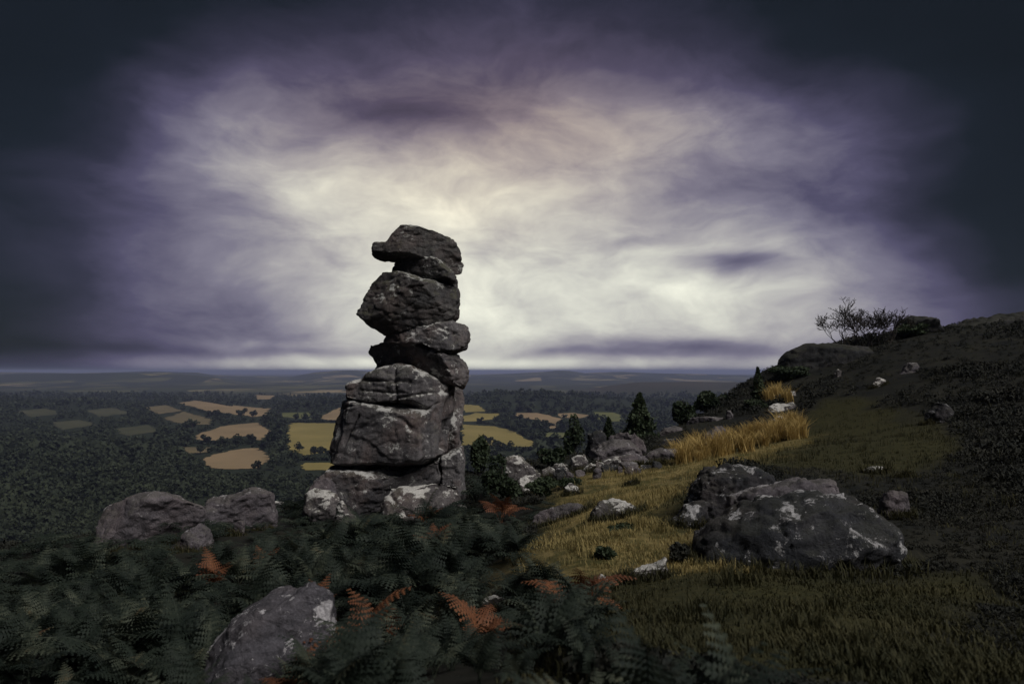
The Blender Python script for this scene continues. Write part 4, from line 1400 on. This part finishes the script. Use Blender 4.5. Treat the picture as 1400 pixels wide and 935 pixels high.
# tall golden grass tussocks along the clitter
def tussock_mesh(k):
    rq = np.random.default_rng(900 + k)
    m_ = 46
    xx, yy = rq.normal(0, 0.10, m_), rq.normal(0, 0.10, m_)
    v, f = blade_tufts(xx, yy, np.zeros(m_), np.full(m_, 0.75), 910 + k, 3, 0.012, 0.03)
    return mesh_from('grass_tussock', v, f, M_GOLD, False)


TUS = [tussock_mesh(k) for k in range(4)]
for i in range(60):
    t = i / 59.0
    px = 925 + 168 * t + r.uniform(-12, 12)
    py = np.interp(px, [925, 960, 1010, 1060, 1095], [628, 622, 612, 600, 590]) + r.uniform(-9, 9)
    w = hit(px, py)
    o = link('grass_tussock', TUS[i % 4], None, w)
    q = r.uniform(0.3, 0.95)
    o.scale = (q * 1.25, q * 1.25, q)
    o.rotation_euler = (0, 0, r.uniform(0, 6.28))
    tag(o, 'tall golden dry grass tussock beside the sloping lichened boulder', 'grass tussock', 'golden grass tussocks above the clitter')
for px, py, lab in [(1062, 545, 'rusty grass tussock beside the white-topped slab'), (1075, 552, 'rusty grass tussock beside the white-topped slab'), (1050, 550, 'rusty grass tussock beside the white-topped slab')]:
    w = hit(px, py)
    o = link('grass_tussock', TUS[0], None, w)
    o.scale = (1.1, 1.1, 0.95)
    tag(o, lab, 'grass tussock', 'rusty tussocks by the white-topped slab')


# ------------------------------------------------------------------ shrubs and small trees
def leafy(name, base, height, width, label, cat, seed, nleaf=1500, leaf=0.07, cone=False, lumps=11, mat=M_TREE, group=None, base_gap=0.05, lean=0.0):
    root = empty(name, base)
    tag(root, label, cat, group)
    rq = np.random.default_rng(seed)
    if cone:
        t = rq.uniform(0, 1, nleaf) ** 0.75
        th = rq.uniform(0, 6.28, nleaf)
        whorl = 0.78 + 0.9 * pn(np.stack([np.cos(th) * 1.6 + seed, np.sin(th) * 1.6, t * 6.0], 1))
        rad = (1 - t) ** 0.85 * 0.5 * width * whorl * rq.uniform(0.35, 1.0, nleaf)
        p = np.stack([np.cos(th) * rad, np.sin(th) * rad, base_gap * height + t * height * (1 - base_gap)], 1)
        p[:, 2] -= rad * 0.25
    else:
        p = crown_points(nleaf, width / 2, height / 2 * (1 - base_gap), seed, lumps, 0.5)
        p[:, 2] += height * base_gap
    p[:, 0] += lean * p[:, 2]
    v, f = leaf_quads(p, leaf, 0.1, seed + 1, 0.5)
    link('crown', mesh_from('crown', v, f, mat, False), root)
    parts = [make_tube([(0, 0, -0.15), (0.02 + lean * .3 * height, 0.01, height * .3), (lean * height * .6, 0.03, height * .6), (lean * height * .9, 0, height * 0.92)],
                       [0.035 * height ** .7, 0.028 * height ** .7, 0.016 * height ** .7, 0.004], 6)]
    for j in range(9):
        th = rq.uniform(0, 6.28)
        h0 = rq.uniform(0.15, 0.6) * height
        e = np.array([math.cos(th) * width * .36, math.sin(th) * width * .36, h0 + rq.uniform(0.1, 0.3) * height])
        st_ = np.array([lean * h0, 0.01, h0])
        parts.append(make_tube([st_, (st_ + e) / 2 + rq.normal(0, .03, 3), e], [0.014 * height ** .7, 0.009 * height ** .7, 0.003], 4))
    v, f = merge(parts)
    link('trunk', mesh_from('trunk', v, f, M_BARK), root)
    return root


def stand(px, py, d):
    p = P(px, py, d)
    return np.array([p[0], p[1], Hs(p[0], d) - 0.03])


def leafy_px(name, x0, y0, x1, y1, d, *a, **kw):
    """fit a bush to the frame box it fills at depth d"""
    b = stand((x0 + x1) / 2, y1, d)
    top = P((x0 + x1) / 2, y0, d)[2]
    return leafy(name, b, top - b[2], (x1 - x0) / FPX * d, *a, **kw)


leafy_px('holly_bush', 655, 625, 718, 690, 18.6, 'dark glossy holly bush beside the foot of the stack', 'bush', 51, 2600, 0.055)
leafy_px('bush', 715, 650, 768, 695, 18.4, 'small dark bush between the holly and the turf', 'bush', 52, 1500, 0.05)
leafy_px('bush', 752, 652, 800, 676, 19.0, 'low dark bush against the pale stones at the turf edge', 'bush', 53, 900, 0.05)
leafy_px('conifer', 838, 538, 912, 612, 30.5, 'dark conifer with a pointed top behind the clitter', 'tree', 54, 4200, 0.085, cone=True)
leafy_px('conifer', 815, 572, 850, 606, 31.5, 'short bushy conifer beside the pointed one', 'tree', 64, 1200, 0.10, cone=True)
leafy_px('hawthorn_tree', 918, 540, 952, 600, 35.5, 'scrubby hawthorn with a ragged crown beyond the clitter slabs', 'tree', 155, 2000, 0.10, base_gap=.0, lumps=18)
leafy_px('hawthorn_tree', 946, 533, 984, 600, 36.5, 'taller windswept hawthorn beside the ragged one', 'tree', 156, 2000, 0.11, base_gap=.05, lean=0.12, lumps=16)
leafy_px('hawthorn_tree', 975, 540, 1004, 590, 37.5, 'dense round hawthorn next to the windswept one', 'tree', 57, 1300, 0.10, base_gap=.1)
leafy_px('sapling', 1022, 503, 1052, 585, 33.5, 'slender sapling with a tufted top near the rounded outcrop', 'tree', 58, 1000, 0.09, cone=True)
leafy_px('bush', 1005, 545, 1062, 595, 33.0, 'dark gorse bush round the foot of the sapling', 'bush', 59, 2200, 0.07)
leafy_px('bush', 1045, 500, 1110, 545, 36.3, 'dark gorse bush under the nose of the rounded outcrop', 'bush', 60, 2200, 0.08)
leafy_px('bush', 812, 745, 842, 782, 8.8, 'small dark sprig of gorse at the turf edge by the narrow pale rock', 'bush', 61, 600, 0.03)
leafy_px('bush', 828, 715, 868, 745, 10.5, 'low dark bilberry mound on the golden turf', 'bush', 62, 700, 0.03, mat=M_TREE)
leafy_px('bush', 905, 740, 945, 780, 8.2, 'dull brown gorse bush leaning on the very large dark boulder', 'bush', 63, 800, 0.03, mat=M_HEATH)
leafy_px('bush', 1215, 440, 1290, 478, 40.0, 'dark bush hugging the square-topped outcrop', 'bush', 65, 1800, 0.12)
for px0, py0, px1, py1, d, lab in [(770, 570, 800, 610, 33, 'dark shrub just beyond the broken clitter rock'), (640, 590, 668, 645, 26, 'dark shrub behind the right side of the stack'),
                                   (725, 610, 775, 650, 25, 'dark shrub behind the ribbed boulder')]:
    leafy_px('bush', px0, py0, px1, py1, d, lab, 'bush', int(px0), 1500, 0.09)


# ---- the bare shrub on the tor
def bare_shrub(base, height, spread, label, seed):
    root = empty('bare_shrub', base)
    tag(root, label, 'shrub')
    rq = random.Random(seed)
    trunk, twigs = [], []

    def grow(p, d, ln, rad, lev):
        pts, rads = [p], [rad]
        q, dd = p.copy(), d.copy()
        for s_ in range(4):
            dd = dd + np.array([rq.gauss(0, .16), rq.gauss(0, .16), rq.gauss(0.04, .10)])
            dd /= np.linalg.norm(dd)
            q = q + dd * ln / 4
            pts.append(q)
            rads.append(max(rad * (1 - 0.14 * (s_ + 1)), 0.011))
        (trunk if lev < 2 else twigs).append(make_tube(pts, rads, 5 if lev < 2 else 3))
        if lev < 5:
            for b_ in range(3 if lev in (1, 2, 3) else 2):
                nd = dd + np.array([rq.gauss(0, .55), rq.gauss(0, .55), rq.gauss(0.12, .3)])
                nd /= np.linalg.norm(nd)
                i = rq.choice([2, 3, 4, 4])
                grow(pts[i], nd, ln * rq.uniform(.6, .82), rads[i] * 0.74, lev + 1)
    for k in range(13):
        x_ = (k / 12 - 0.5) * spread * 0.75
        d = np.array([x_ / spread * 1.3 + rq.gauss(0, .12), rq.gauss(0, .25), 1.0])
        grow(np.array([x_, rq.gauss(0, .3), -0.2]), d / np.linalg.norm(d), height * 0.36, 0.055, 0)
    v, f = merge(trunk)
    link('stem', mesh_from('stem', v, f, M_BARK), root)
    v, f = merge(twigs)
    link('twigs', mesh_from('twigs', v, f, M_BARK), root)


p = P(1182, 470, 38.5)
p[2] = Hs(p[0], p[1])
bare_shrub(p, 2.7, 2.6, 'leafless dark shrub with upright twigs against the sky on the tor', 5)

# ------------------------------------------------------------------ haze
def build_haze():
    lo, hi = np.array([-53000, -53000, GROUND_MIN - 1.0]), np.array([53000, 53000, 25.0])
    v = np.array([[(lo, hi)[i][0], (lo, hi)[j][1], (lo, hi)[k][2]] for i in (0, 1) for j in (0, 1) for k in (0, 1)])
    f = np.array([(0, 1, 3, 2), (4, 6, 7, 5), (0, 4, 5, 1), (2, 3, 7, 6), (0, 2, 6, 4), (1, 5, 7, 3)])
    m = bpy.data.materials.new('haze')
    m.use_nodes = True
    t = m.node_tree
    t.nodes.clear()
    pv = t.nodes.new('ShaderNodeVolumePrincipled')
    pv.inputs['Color'].default_value = (0.56, 0.62, 1.0, 1)
    pv.inputs['Density'].default_value = 0.00011
    pv.inputs['Anisotropy'].default_value = 0.2
    o = t.nodes.new('ShaderNodeOutputMaterial')
    t.links.new(pv.outputs[0], o.inputs['Volume'])
    ob = link('haze', mesh_from('haze', v, f, m, False))
    tag(ob, 'thin blue-violet haze lying over the valley and far hills', 'haze', kind='stuff')


build_haze()
